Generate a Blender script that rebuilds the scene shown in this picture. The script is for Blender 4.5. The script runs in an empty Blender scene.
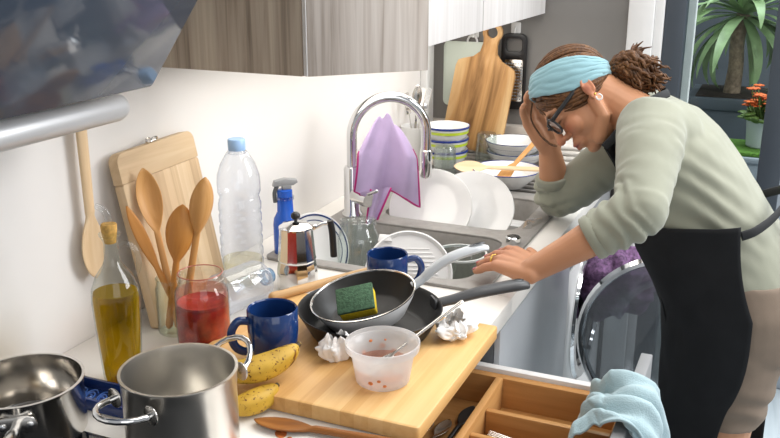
import bpy, bmesh, math, random
import numpy as np
from math import sin, cos, pi, radians, sqrt
from mathutils import Vector, Matrix, noise, Quaternion

random.seed(7)
SC = bpy.context.scene
COL = SC.collection
V3 = Vector

# ------------------------------------------------------------------ colour / materials
def lin(h):
    h = h.lstrip('#'); o = []
    for i in (0, 2, 4):
        c = int(h[i:i+2], 16) / 255
        o.append(c/12.92 if c <= .04045 else ((c+.055)/1.055)**2.4)
    return (o[0], o[1], o[2], 1)

def newmat(name):
    m = bpy.data.materials.new(name); m.use_nodes = True
    nt = m.node_tree; nt.nodes.clear()
    out = nt.nodes.new('ShaderNodeOutputMaterial')
    return m, nt, out

def pr(nt, color=None, rough=.5, metal=0, spec=.5, **kw):
    b = nt.nodes.new('ShaderNodeBsdfPrincipled')
    if color is not None: b.inputs['Base Color'].default_value = color
    b.inputs['Roughness'].default_value = rough
    b.inputs['Metallic'].default_value = metal
    b.inputs['Specular IOR Level'].default_value = spec
    for k, v in kw.items(): b.inputs[k.replace('_', ' ')].default_value = v
    return b

def coords(nt, scale=(1, 1, 1), rot=(0, 0, 0)):
    tc = nt.nodes.new('ShaderNodeTexCoord'); mp = nt.nodes.new('ShaderNodeMapping')
    mp.inputs['Scale'].default_value = scale; mp.inputs['Rotation'].default_value = rot
    nt.links.new(tc.outputs['Object'], mp.inputs['Vector'])
    return mp.outputs['Vector']

def noise_n(nt, vec, scale, detail=4, rough=.55, dist=0):
    n = nt.nodes.new('ShaderNodeTexNoise')
    n.inputs['Scale'].default_value = scale; n.inputs['Detail'].default_value = detail
    n.inputs['Roughness'].default_value = rough; n.inputs['Distortion'].default_value = dist
    nt.links.new(vec, n.inputs['Vector']); return n.outputs['Fac']

def ramp(nt, fac, stops):
    r = nt.nodes.new('ShaderNodeValToRGB')
    el = r.color_ramp.elements
    while len(el) < len(stops): el.new(.5)
    for e, (p, c) in zip(el, stops): e.position = p; e.color = c
    nt.links.new(fac, r.inputs['Fac']); return r.outputs['Color']

def bump(nt, fac, bsdf, strength=.2, dist=.002):
    b = nt.nodes.new('ShaderNodeBump'); b.inputs['Strength'].default_value = strength
    b.inputs['Distance'].default_value = dist
    nt.links.new(fac, b.inputs['Height']); nt.links.new(b.outputs['Normal'], bsdf.inputs['Normal'])

def plain(name, hexc, rough=.5, metal=0, spec=.5, var=.06, vscale=9, bumps=0, bscale=60, **kw):
    m, nt, out = newmat(name)
    c = lin(hexc)
    b = pr(nt, c, rough, metal, spec, **kw)
    vec = coords(nt)
    f = noise_n(nt, vec, vscale)
    lo = tuple(max(0, x*(1-var*1.6)) for x in c[:3]) + (1,)
    hi = tuple(min(1, x*(1+var)) for x in c[:3]) + (1,)
    nt.links.new(ramp(nt, f, [(.3, lo), (.7, hi)]), b.inputs['Base Color'])
    if bumps: bump(nt, noise_n(nt, vec, bscale, 3), b, bumps)
    nt.links.new(b.outputs[0], out.inputs[0]); return m

def wood(name, dark, mid, light, axis=2, fine=60, long=3, rough=.5, planks=None, spec=.35, bumpy=.08, lo=.3, hi=.7):
    """grain runs along axis"""
    m, nt, out = newmat(name)
    sc = [fine]*3; sc[axis] = long
    vec = coords(nt, tuple(sc))
    n1 = noise_n(nt, vec, 1, 6, .6, .6)
    sc2 = [fine*.22]*3; sc2[axis] = long*.5
    n2 = noise_n(nt, coords(nt, tuple(sc2)), 1, 3, .5, 1.0)
    mx = nt.nodes.new('ShaderNodeMix'); mx.data_type = 'FLOAT'; mx.inputs[0].default_value = .5
    nt.links.new(n1, mx.inputs[2]); nt.links.new(n2, mx.inputs[3])
    fac = mx.outputs[0]
    if planks:
        # staves: a stepped tone for every stave across the board
        ax, w = planks
        sep = nt.nodes.new('ShaderNodeSeparateXYZ')
        tc = nt.nodes.new('ShaderNodeTexCoord'); nt.links.new(tc.outputs['Object'], sep.inputs[0])
        dv = nt.nodes.new('ShaderNodeMath'); dv.operation = 'DIVIDE'; dv.inputs[1].default_value = w
        nt.links.new(sep.outputs[ax], dv.inputs[0])
        fl = nt.nodes.new('ShaderNodeMath'); fl.operation = 'FLOOR'; nt.links.new(dv.outputs[0], fl.inputs[0])
        wn = nt.nodes.new('ShaderNodeTexWhiteNoise'); wn.noise_dimensions = '1D'
        nt.links.new(fl.outputs[0], wn.inputs['W'])
        mx2 = nt.nodes.new('ShaderNodeMix'); mx2.data_type = 'FLOAT'; mx2.inputs[0].default_value = .22
        nt.links.new(fac, mx2.inputs[2]); nt.links.new(wn.outputs['Value'], mx2.inputs[3]); fac = mx2.outputs[0]
    b = pr(nt, None, rough, 0, spec)
    nt.links.new(ramp(nt, fac, [(lo, lin(dark)), (.5, lin(mid)), (hi, lin(light))]), b.inputs['Base Color'])
    bump(nt, n1, b, bumpy, .001)
    nt.links.new(b.outputs[0], out.inputs[0]); return m

def steel(name, hexc='c9c6c2', rough=.2, axis=None, spots=0):
    m, nt, out = newmat(name)
    b = pr(nt, lin(hexc), rough, 1.0)
    sc = [30, 30, 30]
    if axis is not None: sc = [4, 4, 4]; sc[axis] = 300
    f = noise_n(nt, coords(nt, tuple(sc)), 1, 3)
    mr = nt.nodes.new('ShaderNodeMapRange'); mr.inputs[3].default_value = rough*.9; mr.inputs[4].default_value = rough*1.12
    nt.links.new(f, mr.inputs[0]); nt.links.new(mr.outputs[0], b.inputs['Roughness'])
    nt.links.new(b.outputs[0], out.inputs[0]); return m

def thin_glass(name, tint='fdfefe', edge='8f9a9a', rough=.015, base=.06, milky=0, gain=1.0):
    """thin-walled clear material: transparent in front, reflecting and darker where it turns away"""
    m, nt, out = newmat(name)
    lw = nt.nodes.new('ShaderNodeLayerWeight'); lw.inputs['Blend'].default_value = .35
    pw = nt.nodes.new('ShaderNodeMath'); pw.operation = 'POWER'; pw.inputs[1].default_value = 3.5
    nt.links.new(lw.outputs['Facing'], pw.inputs[0])
    tr = nt.nodes.new('ShaderNodeBsdfTransparent')
    nt.links.new(ramp(nt, pw.outputs[0], [(0, lin(tint)), (.9, lin(edge))]), tr.inputs['Color'])
    gl = nt.nodes.new('ShaderNodeBsdfGlossy'); gl.inputs['Roughness'].default_value = rough
    p5 = nt.nodes.new('ShaderNodeMath'); p5.operation = 'POWER'; p5.inputs[1].default_value = 4
    l2 = nt.nodes.new('ShaderNodeLayerWeight'); l2.inputs['Blend'].default_value = .5
    nt.links.new(l2.outputs['Facing'], p5.inputs[0])
    fr = nt.nodes.new('ShaderNodeMath'); fr.operation = 'MULTIPLY_ADD'
    nt.links.new(p5.outputs[0], fr.inputs[0]); fr.inputs[1].default_value = gain*.85; fr.inputs[2].default_value = base
    fr.use_clamp = True
    mx = nt.nodes.new('ShaderNodeMixShader')
    nt.links.new(fr.outputs[0], mx.inputs[0]); nt.links.new(tr.outputs[0], mx.inputs[1]); nt.links.new(gl.outputs[0], mx.inputs[2])
    last = mx
    if milky:
        df = nt.nodes.new('ShaderNodeBsdfDiffuse'); df.inputs['Color'].default_value = lin('f2f2f2')
        tl = nt.nodes.new('ShaderNodeBsdfTranslucent'); tl.inputs['Color'].default_value = lin('f2f2f2')
        ad = nt.nodes.new('ShaderNodeMixShader'); nt.links.new(df.outputs[0], ad.inputs[1]); nt.links.new(tl.outputs[0], ad.inputs[2])
        m2 = nt.nodes.new('ShaderNodeMixShader'); m2.inputs[0].default_value = milky
        nt.links.new(mx.outputs[0], m2.inputs[1]); nt.links.new(ad.outputs[0], m2.inputs[2]); last = m2
    nt.links.new(last.outputs[0], out.inputs[0]); return m

def attr_mat(name, rough=.5, spec=.3, bscale=400, bstr=.08, sss=0):
    m, nt, out = newmat(name)
    b = pr(nt, (1, 1, 1, 1), rough, 0, spec)
    a = nt.nodes.new('ShaderNodeAttribute'); a.attribute_name = 'tone'
    nt.links.new(a.outputs['Color'], b.inputs['Base Color'])
    if sss:
        b.inputs['Subsurface Weight'].default_value = sss; b.inputs['Subsurface Radius'].default_value = (.01, .004, .002)
        b.inputs['Subsurface Scale'].default_value = .5
    bump(nt, noise_n(nt, coords(nt), bscale, 3), b, bstr, .001)
    nt.links.new(b.outputs[0], out.inputs[0]); return m

def knit(name, hexc, scale=500, rough=.85, strength=.25, axis_scale=(1, 1, 1), var=.08):
    m, nt, out = newmat(name)
    c = lin(hexc); b = pr(nt, c, rough, 0, .15)
    b.inputs['Sheen Weight'].default_value = .25
    vec = coords(nt, axis_scale)
    f = noise_n(nt, vec, 14, 3)
    nt.links.new(ramp(nt, f, [(.3, tuple(x*(1-var) for x in c[:3])+(1,)), (.7, tuple(min(1, x*(1+var)) for x in c[:3])+(1,))]), b.inputs['Base Color'])
    w = nt.nodes.new('ShaderNodeTexVoronoi'); w.inputs['Scale'].default_value = scale
    nt.links.new(vec, w.inputs['Vector'])
    bump(nt, w.outputs['Distance'], b, strength, .001)
    nt.links.new(b.outputs[0], out.inputs[0]); return m

# ------------------------------------------------------------------ geometry (verts, faces)
def lathe(prof, n=40, sx=1, sy=1):
    v, f, rings = [], [], []
    for r, z in prof:
        if r < 1e-6:
            v.append((0, 0, z)); rings.append([len(v)-1])
        else:
            s = len(v)
            for i in range(n):
                a = 2*pi*i/n; v.append((r*cos(a)*sx, r*sin(a)*sy, z))
            rings.append(list(range(s, s+n)))
    for a, b in zip(rings, rings[1:]):
        for i in range(n):
            j = (i+1) % n
            if len(a) == 1 and len(b) == 1: continue
            if len(a) == 1: f.append((a[0], b[j], b[i]))
            elif len(b) == 1: f.append((a[i], a[j], b[0]))
            else: f.append((a[i], a[j], b[j], b[i]))
    return v, f

def frames(pts):
    pts = [V3(p) for p in pts]; out = []
    n = len(pts)
    t0 = (pts[1]-pts[0]).normalized()
    ref = V3((0, 0, 1)) if abs(t0.z) < .9 else V3((1, 0, 0))
    x = t0.cross(ref).normalized()
    pt = t0
    for i in range(n):
        t = (pts[min(i+1, n-1)]-pts[max(i-1, 0)])
        t = t.normalized() if t.length > 1e-9 else pt
        q = pt.rotation_difference(t); x = q @ x; x = (x - t*x.dot(t)).normalized()
        y = t.cross(x); out.append((pts[i], x, y, t)); pt = t
    return out

def tube(pts, r, n=12, cap=True, ry=None):
    """r: number, list, or with ry an elliptical section (r along the frame's x, ry along y)"""
    fr = frames(pts); m = len(fr)
    R = list(r) if hasattr(r, '__len__') else [r]*m
    RY = R if ry is None else (list(ry) if hasattr(ry, '__len__') else [ry]*m)
    v, f = [], []
    for (p, x, y, t), a, b in zip(fr, R, RY):
        for i in range(n):
            w = 2*pi*i/n; v.append(tuple(p + x*(a*cos(w)) + y*(b*sin(w))))
    for k in range(m-1):
        for i in range(n):
            j = (i+1) % n; f.append((k*n+i, k*n+j, (k+1)*n+j, (k+1)*n+i))
    if cap:
        f.append(tuple(range(n-1, -1, -1))); f.append(tuple((m-1)*n+i for i in range(n)))
    return v, f

def rtube(pts, r, n=12):
    """tube with rounded ends"""
    pts = [V3(p) for p in pts]; R = list(r) if hasattr(r, '__len__') else [r]*len(pts)
    a = (pts[0]-pts[1]).normalized(); b = (pts[-1]-pts[-2]).normalized()
    P = [pts[0]+a*R[0]*k for k in (.98, .8, .5)] + pts + [pts[-1]+b*R[-1]*k for k in (.5, .8, .98)]
    Q = [R[0]*k for k in (.2, .6, .87)] + R + [R[-1]*k for k in (.87, .6, .2)]
    return tube(P, Q, n)

def catmull(pts, k=6):
    P = [V3(p) for p in pts]; o = []
    for i in range(len(P)-1):
        p0 = P[max(i-1, 0)]; p1 = P[i]; p2 = P[i+1]; p3 = P[min(i+2, len(P)-1)]
        for j in range(k):
            t = j/k
            o.append(.5*((2*p1)+(p2-p0)*t+(2*p0-5*p1+4*p2-p3)*t*t+(3*p1-p0-3*p2+p3)*t**3))
    o.append(P[-1]); return o

def lerp_list(vals, k=6):
    o = []
    for a, b in zip(vals, vals[1:]):
        o += [a+(b-a)*j/k for j in range(k)]
    return o+[vals[-1]]

def rbox(c, s, bev=.002, seg=2):
    bm = bmesh.new(); bmesh.ops.create_cube(bm, size=1)
    for q in bm.verts: q.co = V3((q.co.x*s[0], q.co.y*s[1], q.co.z*s[2]))
    if bev: bmesh.ops.bevel(bm, geom=bm.edges[:], offset=min(bev, min(s)*.45), segments=seg, profile=.5, affect='EDGES')
    bm.verts.index_update()
    v = [(q.co.x+c[0], q.co.y+c[1], q.co.z+c[2]) for q in bm.verts]; f = [tuple(q.index for q in p.verts) for p in bm.faces]
    bm.free(); return v, f

def rbx(x0, x1, y0, y1, z0, z1, bev=.002):
    return rbox(((x0+x1)/2, (y0+y1)/2, (z0+z1)/2), (x1-x0, y1-y0, z1-z0), bev)

def prism(poly, h, bev=.0, seg=2, holes=()):
    """2-D outline in x,y extruded from z=0 to h; holes by triangle fill"""
    bm = bmesh.new(); es = []
    for loop in [poly, *holes]:
        vs = [bm.verts.new((x, y, 0)) for x, y in loop]
        for a, b in zip(vs, vs[1:]+vs[:1]): es.append(bm.edges.new((a, b)))
    if holes: bmesh.ops.triangle_fill(bm, use_beauty=True, use_dissolve=False, edges=es)
    else: bm.faces.new(bm.verts[:])
    fs = bm.faces[:]
    bmesh.ops.recalc_face_normals(bm, faces=fs)
    r = bmesh.ops.extrude_face_region(bm, geom=fs)
    for q in r['geom']:
        if isinstance(q, bmesh.types.BMVert): q.co.z += h
    bmesh.ops.recalc_face_normals(bm, faces=bm.faces[:])
    if bev:
        ed = [e for e in bm.edges if len(e.link_faces) == 2 and abs(e.verts[0].co.z-e.verts[1].co.z) < 1e-6 and e.calc_face_angle(0) > 1]
        bmesh.ops.bevel(bm, geom=ed, offset=bev, segments=seg, profile=.5, affect='EDGES')
    bm.verts.index_update()
    v = [tuple(q.co) for q in bm.verts]; f = [tuple(q.index for q in p.verts) for p in bm.faces]
    bm.free(); return v, f

def rrect(w, h, r, k=5, cx=0, cy=0):
    o = []
    for sx, sy, a0 in ((1, 1, 0), (-1, 1, 90), (-1, -1, 180), (1, -1, 270)):
        for i in range(k+1):
            a = radians(a0+90*i/k); o.append((cx+sx*(w/2-r)+r*cos(a), cy+sy*(h/2-r)+r*sin(a)))
    return o

def grid(nu, nv, fn):
    v = [tuple(fn(i/nu, j/nv)) for j in range(nv+1) for i in range(nu+1)]
    f = [(j*(nu+1)+i, j*(nu+1)+i+1, (j+1)*(nu+1)+i+1, (j+1)*(nu+1)+i) for j in range(nv) for i in range(nu)]
    return v, f

def ellip(c, r, R=None, n=20, m=12):
    v, f = lathe([(sin(pi*k/m) if 0 < k < m else 0, -cos(pi*k/m)) for k in range(m+1)], n)
    o = []
    for p in v:
        q = V3((p[0]*r[0], p[1]*r[1], p[2]*r[2]))
        if R is not None: q = R @ q
        o.append((q.x+c[0], q.y+c[1], q.z+c[2]))
    return o, f

def tr(g, M):
    return [tuple(M @ V3(p)) for p in g[0]], g[1]
def mv(g, x=0, y=0, z=0): return tr(g, Matrix.Translation((x, y, z)))
def rot(g, deg, axis): return tr(g, Matrix.Rotation(radians(deg), 4, axis))
def merge(*gs):
    v, f = [], []
    for a, b in gs:
        o = len(v); v += a; f += [tuple(i+o for i in q) for q in b]
    return v, f
def basis(o, x, y, z):
    return Matrix(((x[0], y[0], z[0], o[0]), (x[1], y[1], z[1], o[1]), (x[2], y[2], z[2], o[2]), (0, 0, 0, 1)))
def aim(o, tip, face):
    """local +z runs from o to tip, local +y looks towards face"""
    o = V3(o); z = (V3(tip)-o).normalized(); y = V3(face); y = (y-z*y.dot(z)).normalized(); x = y.cross(z)
    return basis(o, x, y, z)

def mesh(g, name, angle=40):
    me = bpy.data.meshes.new(name); me.from_pydata(g[0], [], g[1]); me.update()
    bm = bmesh.new(); bm.from_mesh(me); bmesh.ops.recalc_face_normals(bm, faces=bm.faces[:]); bm.to_mesh(me); bm.free()
    me.shade_smooth()
    if angle < 180: me.set_sharp_from_angle(angle=radians(angle))
    return me

def O(name, g, mat, parent=None, label=None, cat=None, group=None, kind=None, loc=None, rot=None, angle=40, M=None):
    me = g if isinstance(g, bpy.types.Mesh) else mesh(g, name, angle)
    if mat is not None and not me.materials: me.materials.append(mat)
    o = bpy.data.objects.new(name, me); COL.objects.link(o)
    if parent is not None: o.parent = parent
    if M is not None: o.matrix_local = M
    if loc is not None: o.location = loc
    if rot is not None: o.rotation_euler = rot
    tag(o, label, cat, group, kind); return o

def tag(o, label=None, cat=None, group=None, kind=None):
    if label: o['label'] = label
    if cat: o['category'] = cat
    if group: o['group'] = group
    if kind: o['kind'] = kind
    return o

def T(name, label, cat, loc=(0, 0, 0), rz=0, group=None, M=None):
    o = bpy.data.objects.new(name, None); o.empty_display_size = .05; COL.objects.link(o)
    if M is not None: o.matrix_world = M
    else: o.location = loc; o.rotation_euler = (0, 0, radians(rz))
    return tag(o, label, cat, group)

def kids(o): return [c for c in bpy.data.objects if c.parent == o]
def copy_tree(o, label=None, M=None, loc=None, rz=None, parent=None):
    c = o.copy(); COL.objects.link(c); c.parent = parent
    if label: c['label'] = label
    if M is not None: c.matrix_world = M
    if loc is not None: c.location = loc
    if rz is not None: c.rotation_euler = (0, 0, radians(rz))
    for k in kids(o): copy_tree(k, parent=c)
    return c

def subd(o, lv=1):
    m = o.modifiers.new('s', 'SUBSURF'); m.levels = lv; m.render_levels = lv; return o
def solid(o, t, off=0):
    m = o.modifiers.new('t', 'SOLIDIFY'); m.thickness = t; m.offset = off; return o

def bake(g, voxel, smooth=4, fac=.5, name='tmp'):
    """join closed pieces into one continuous surface"""
    me = bpy.data.meshes.new(name); me.from_pydata(g[0], [], g[1]); me.update()
    bm = bmesh.new(); bm.from_mesh(me); bmesh.ops.recalc_face_normals(bm, faces=bm.faces[:]); bm.to_mesh(me); bm.free()
    o = bpy.data.objects.new(name, me); COL.objects.link(o)
    r = o.modifiers.new('r', 'REMESH'); r.mode = 'VOXEL'; r.voxel_size = voxel
    if smooth:
        s = o.modifiers.new('s', 'SMOOTH'); s.iterations = smooth; s.factor = fac
    bpy.context.view_layer.update()
    dg = bpy.context.evaluated_depsgraph_get()
    out = bpy.data.meshes.new_from_object(o.evaluated_get(dg))
    bpy.data.objects.remove(o); bpy.data.meshes.remove(me)
    out.shade_smooth(); return out

def get_co(me):
    a = np.empty(len(me.vertices)*3, np.float32); me.vertices.foreach_get('co', a); return a.reshape(-1, 3)
def get_no(me):
    a = np.empty(len(me.vertices)*3, np.float32); me.vertices.foreach_get('normal', a); return a.reshape(-1, 3)
def set_co(me, a): me.vertices.foreach_set('co', a.astype(np.float32).ravel()); me.update()
def set_tone(me, rgb):
    at = me.color_attributes.new('tone', 'FLOAT_COLOR', 'POINT')
    a = np.ones((len(me.vertices), 4), np.float32); a[:, :3] = rgb; at.data.foreach_set('color', a.ravel())

# ------------------------------------------------------------------ material library
M = {}
M['wall'] = plain('white_plaster', 'e2dfdb', .6, var=.02, vscale=3, bumps=.03, bscale=40)
M['grey_wall'] = plain('grey_wall_paint', '7c7975', .6, var=.03, vscale=3)
M['ledge'] = plain('beige_ledge', 'c9c1b7', .5, var=.03)
M['floor'] = wood('grey_floor_boards', '8a949a', 'a9b3b8', 'bcc5c9', axis=1, fine=25, long=1.5, rough=.45, planks=(0, .12))
M['worktop'] = plain('white_worktop', 'e0dcd5', .35, var=.02, vscale=6)
M['cab_wood'] = wood('ash_cabinet_wood', '6f6151', 'a29280', 'b9aa96', axis=2, fine=75, long=2.0, rough=.5, lo=.38, hi=.64)
M['door_wood'] = wood('pale_ash_door', '91857a', 'b9aea4', 'd0c7be', axis=2, fine=75, long=2.0, rough=.5, lo=.38, hi=.64)
M['lit_wood'] = wood('lit_ash_door', 'c2bdb9', 'd6d2cf', 'e4e1df', axis=2, fine=60, long=2, rough=.45)  # same ash, whitened in colour for doors facing the window light
M['white'] = plain('white_lacquer', 'dedddb', .4, var=.02)
M['whiteplastic'] = plain('white_plastic', 'e0dfdd', .35, var=.02)
M['ceramic'] = plain('white_ceramic', 'dddcda', .12, var=.015, spec=.6)
M['alu'] = steel('silver_front', 'bcbfc3', .38, axis=1)
M['bluealu'] = plain('silver_painted_front', 'bfc2c5', .35, .3, var=.03)
M['darkgrey'] = plain('dark_grey_plastic', '55585b', .5)
M['midgrey'] = plain('grey_plastic', '8e8f90', .45)
M['black'] = plain('black_plastic', '1b1b1c', .35)
M['anthracite'] = plain('anthracite_frame', '3c434b', .45, var=.04)
M['granite'] = plain('grey_composite_sink', '8b8782', .45, var=.08, vscale=60, bumps=.05, bscale=300)
M['chrome'] = steel('chrome', 'dedede', .06)
M['steel'] = steel('polished_steel', 'd6d2cc', .16)
M['brushed'] = steel('brushed_steel', 'dcd8d1', .30, axis=None)
M['potinside'] = steel('satin_steel_inside', 'aaa49b', .3, axis=2)
M['blackglass'] = plain('black_glass', '0d0f12', .06, var=.0)
M['hoodglass'] = plain('smoked_hood_glass', '414955', .07, var=.0, spec=.26)
M['bamboo'] = wood('bamboo_board', 'bf8f52', 'd3a568', 'dfb87e', axis=1, fine=70, long=3, rough=.42, planks=(0, .022))
M['bamboo_x'] = wood('bamboo_board_edge', 'b98748', 'cf9d5c', 'dbb072', axis=0, fine=70, long=3, rough=.45)
M['board_old'] = wood('worn_bamboo', 'ae9270', 'c8ad89', 'd9c3a2', axis=2, fine=55, long=2.5, rough=.55, planks=(0, .02))
M['board_cap'] = wood('worn_bamboo_cap', 'ae9270', 'c8ad89', 'd3bc9a', axis=0, fine=60, long=3, rough=.55)
M['acacia'] = wood('knotty_chopping_board', '5a3919', 'b98b57', 'd8b684', axis=1, fine=20, long=2.0, rough=.5, lo=.39, hi=.60)
M['spoonwood'] = wood('honey_wood', 'b07a3c', 'cb975a', 'd9ac72', axis=2, fine=60, long=4, rough=.45)
M['spoonwood2'] = wood('orange_wood', 'a8692f', 'c1843f', 'd09a58', axis=2, fine=50, long=4, rough=.42)
M['palewood'] = wood('pale_wood', 'c9a87c', 'dcc09a', 'e7d2b2', axis=2, fine=60, long=4, rough=.5)
M['stainedwood'] = wood('stained_wood', '5c3416', '8a5527', 'a56f3b', axis=2, fine=50, long=5, rough=.4)
M['traywood'] = wood('beech_tray', 'a2713f', 'b98850', 'c59a66', axis=0, fine=60, long=3, rough=.5)
M['traywood_y'] = wood('beech_tray_y', 'a2713f', 'b98850', 'c59a66', axis=1, fine=60, long=3, rough=.5)
M['glass'] = thin_glass('clear_glass')
M['greenglass'] = thin_glass('greenish_glass', 'fafcf8', '8ea092')
M['thickglass'] = thin_glass('thick_clear_glass', 'f6faf8', '7d8a88', base=.09, milky=.03)
M['pet'] = thin_glass('clear_plastic', 'fafcff', '9fb0c8', rough=.05, base=.07, gain=1.3, milky=.08)
M['pane'] = thin_glass('window_pane', 'e9eeee', 'b8c4c8', base=.01, gain=.6)
M['smoke'] = thin_glass('smoked_door_glass', 'b9bdc0', '50565a', rough=.03, base=.09, gain=1.2, milky=.07)  # milky part brightens the smoked glass in place of reflections
M['milk'] = thin_glass('frosted_plastic', 'f3f0ee', 'cfcac8', rough=.2, base=.05, milky=.46)
M['oil'] = None
M['mugblue'] = plain('cobalt_glaze', '183466', .1, spec=.6, var=.05)
M['dishblue'] = plain('navy_glaze', '1a2f63', .15, spec=.6, var=.1)
M['blueplastic'] = plain('blue_plastic', '2057b8', .25, var=.04)
M['cap_blue'] = plain('light_blue_cap', '98bbe2', .35)
M['pan'] = plain('black_pan_coating', '232221', .42, var=.08, vscale=30, spec=.3)
M['panout'] = plain('white_enamel', 'd9d8d7', .22, var=.02)
M['handlegrey'] = plain('light_grey_handle', 'bcbfc1', .35)
M['handledark'] = plain('charcoal_handle', '3b3b3c', .45, bumps=.05)
M['greenscrub'] = plain('green_scouring_pad', '46654a', .9, var=.3, vscale=250, bumps=.8, bscale=350)
M['sponge'] = plain('yellow_sponge', 'e3c31f', .9, var=.1, vscale=120, bumps=.5, bscale=250)
M['tissue'] = plain('white_tissue', 'eceae7', .9, var=.02, bumps=.1, bscale=80)
M['lilac'] = knit('lilac_microfibre', 'bea9cd', 900, .95, .2)
M['magenta'] = plain('magenta_hem', 'b92a78', .8)
M['towel'] = knit('aqua_waffle_towel', '9bb1b6', 420, .9, .6)
M['aquaband'] = knit('aqua_headband', '86abb3', 300, .85, .25, (.6, .6, 2.4))
M['sweater'] = knit('sage_knit', '909181', 700, .9, .12, var=.05)
M['apron'] = plain('black_apron_cloth', '17181a', .8, var=.15, vscale=18, bumps=.12, bscale=500, spec=.25)
M['strap'] = plain('black_strap', '1a1b1d', .8)
M['shorts'] = plain('khaki_twill', '7f6f60', .85, var=.10, bumps=.15, bscale=600)
M['hair'] = None
M['gold'] = steel('gold', 'd8b25e', .2)
M['leaf'] = plain('yucca_leaf', '95b07c', .45, var=.25, vscale=12)
M['leaf2'] = plain('succulent_leaf', '66803d', .5, var=.3, vscale=30)
M['petal'] = plain('orange_petal', 'e06a2c', .6, var=.2, vscale=40)
M['grassmat'] = plain('green_turf', '5f8a32', .9, var=.35, vscale=120, bumps=.9, bscale=200)
M['trunk'] = plain('yucca_bark', 'a38d78', .9, var=.3, vscale=60, bumps=.9, bscale=70)
M['outwall'] = plain('slate_outside_wall', '4c5157', .8, var=.1, vscale=4)
M['planter'] = plain('slate_planter', '5a626a', .6, var=.08)
M['whitepot'] = plain('white_pot', 'cfd3d6', .4, var=.02)
M['outwhite'] = plain('pale_outside_post', 'f0f0ee', .6)
M['outbox'] = plain('grey_storage_box', '9ba3ab', .6)
M['laundry'] = plain('purple_laundry', '745478', .9, var=.45, vscale=90, bumps=.3, bscale=90)
M['sauce_stain'] = plain('dried_sauce', 'c06a33', .5, var=.3, vscale=60)
M['water'] = thin_glass('spilt_water', 'ffffff', 'dfe3e6', rough=.05, base=.12)
M['lime'] = plain('lime_stripe', 'b5c93a', .2)
M['navy'] = plain('navy_stripe', '26377c', .2)
M['palegreen'] = plain('pale_green_plastic', 'cfd8cb', .4, var=.03)
M['led'] = None

def mk_oil():
    m, nt, out = newmat('olive_oil')
    tr_ = nt.nodes.new('ShaderNodeBsdfTransparent'); tr_.inputs[0].default_value = lin('dcc322')
    df = nt.nodes.new('ShaderNodeBsdfTranslucent'); df.inputs[0].default_value = lin('cfb41c')
    d2 = nt.nodes.new('ShaderNodeBsdfDiffuse'); d2.inputs[0].default_value = lin('a08a1a')
    lw = nt.nodes.new('ShaderNodeLayerWeight'); lw.inputs['Blend'].default_value = .4
    a = nt.nodes.new('ShaderNodeMixShader'); a.inputs[0].default_value = .5
    nt.links.new(df.outputs[0], a.inputs[1]); nt.links.new(d2.outputs[0], a.inputs[2])
    b = nt.nodes.new('ShaderNodeMixShader'); nt.links.new(lw.outputs['Facing'], b.inputs[0])
    b.inputs[0].default_value = .5
    nt.links.new(tr_.outputs[0], b.inputs[1]); nt.links.new(a.outputs[0], b.inputs[2])
    nt.links.new(b.outputs[0], out.inputs[0]); return m
M['oil'] = mk_oil()

def mk_sauce():
    m, nt, out = newmat('tomato_sauce')
    b = pr(nt, None, .35, 0, .4)
    vec = coords(nt)
    f = noise_n(nt, vec, 45, 5, .65)
    nt.links.new(ramp(nt, f, [(.3, lin('701509')), (.55, lin('982310')), (.72, lin('b8401f'))]), b.inputs['Base Color'])
    bump(nt, f, b, .3, .003)
    nt.links.new(b.outputs[0], out.inputs[0]); return m
M['sauce'] = mk_sauce()

def mk_hair():
    m, nt, out = newmat('brown_hair')
    b = pr(nt, None, .5, 0, .3)
    f = noise_n(nt, coords(nt, (60, 60, 60)), 1, 6, .7, 2)
    nt.links.new(ramp(nt, f, [(.3, lin('33200f')), (.5, lin('5a3a20')), (.68, lin('7d5733'))]), b.inputs['Base Color'])
    bump(nt, f, b, .5, .003)
    nt.links.new(b.outputs[0], out.inputs[0]); return m
M['hair'] = mk_hair()

def mk_banana():
    m, nt, out = newmat('ripe_banana_skin')
    b = pr(nt, None, .5, 0, .3)
    vec = coords(nt)
    f = noise_n(nt, vec, 14, 3); s = noise_n(nt, vec, 190, 2, .6); big = noise_n(nt, vec, 30, 3, .6)
    base = ramp(nt, f, [(.3, lin('a37f28')), (.6, lin('cda53c'))])
    spot = ramp(nt, s, [(.60, (1, 1, 1, 1)), (.68, lin('7a5326'))])
    blot = ramp(nt, big, [(.64, (1, 1, 1, 1)), (.72, lin('8f6a35'))])
    x = nt.nodes.new('ShaderNodeMix'); x.data_type = 'RGBA'; x.blend_type = 'MULTIPLY'; x.inputs[0].default_value = 1
    nt.links.new(base, x.inputs[6]); nt.links.new(spot, x.inputs[7])
    y = nt.nodes.new('ShaderNodeMix'); y.data_type = 'RGBA'; y.blend_type = 'MULTIPLY'; y.inputs[0].default_value = 1
    nt.links.new(x.outputs[2], y.inputs[6]); nt.links.new(blot, y.inputs[7])
    nt.links.new(y.outputs[2], b.inputs['Base Color'])
    nt.links.new(b.outputs[0], out.inputs[0]); return m
M['banana'] = mk_banana()
M['bananatip'] = plain('brown_banana_tip', '4a3a22', .7)

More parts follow.
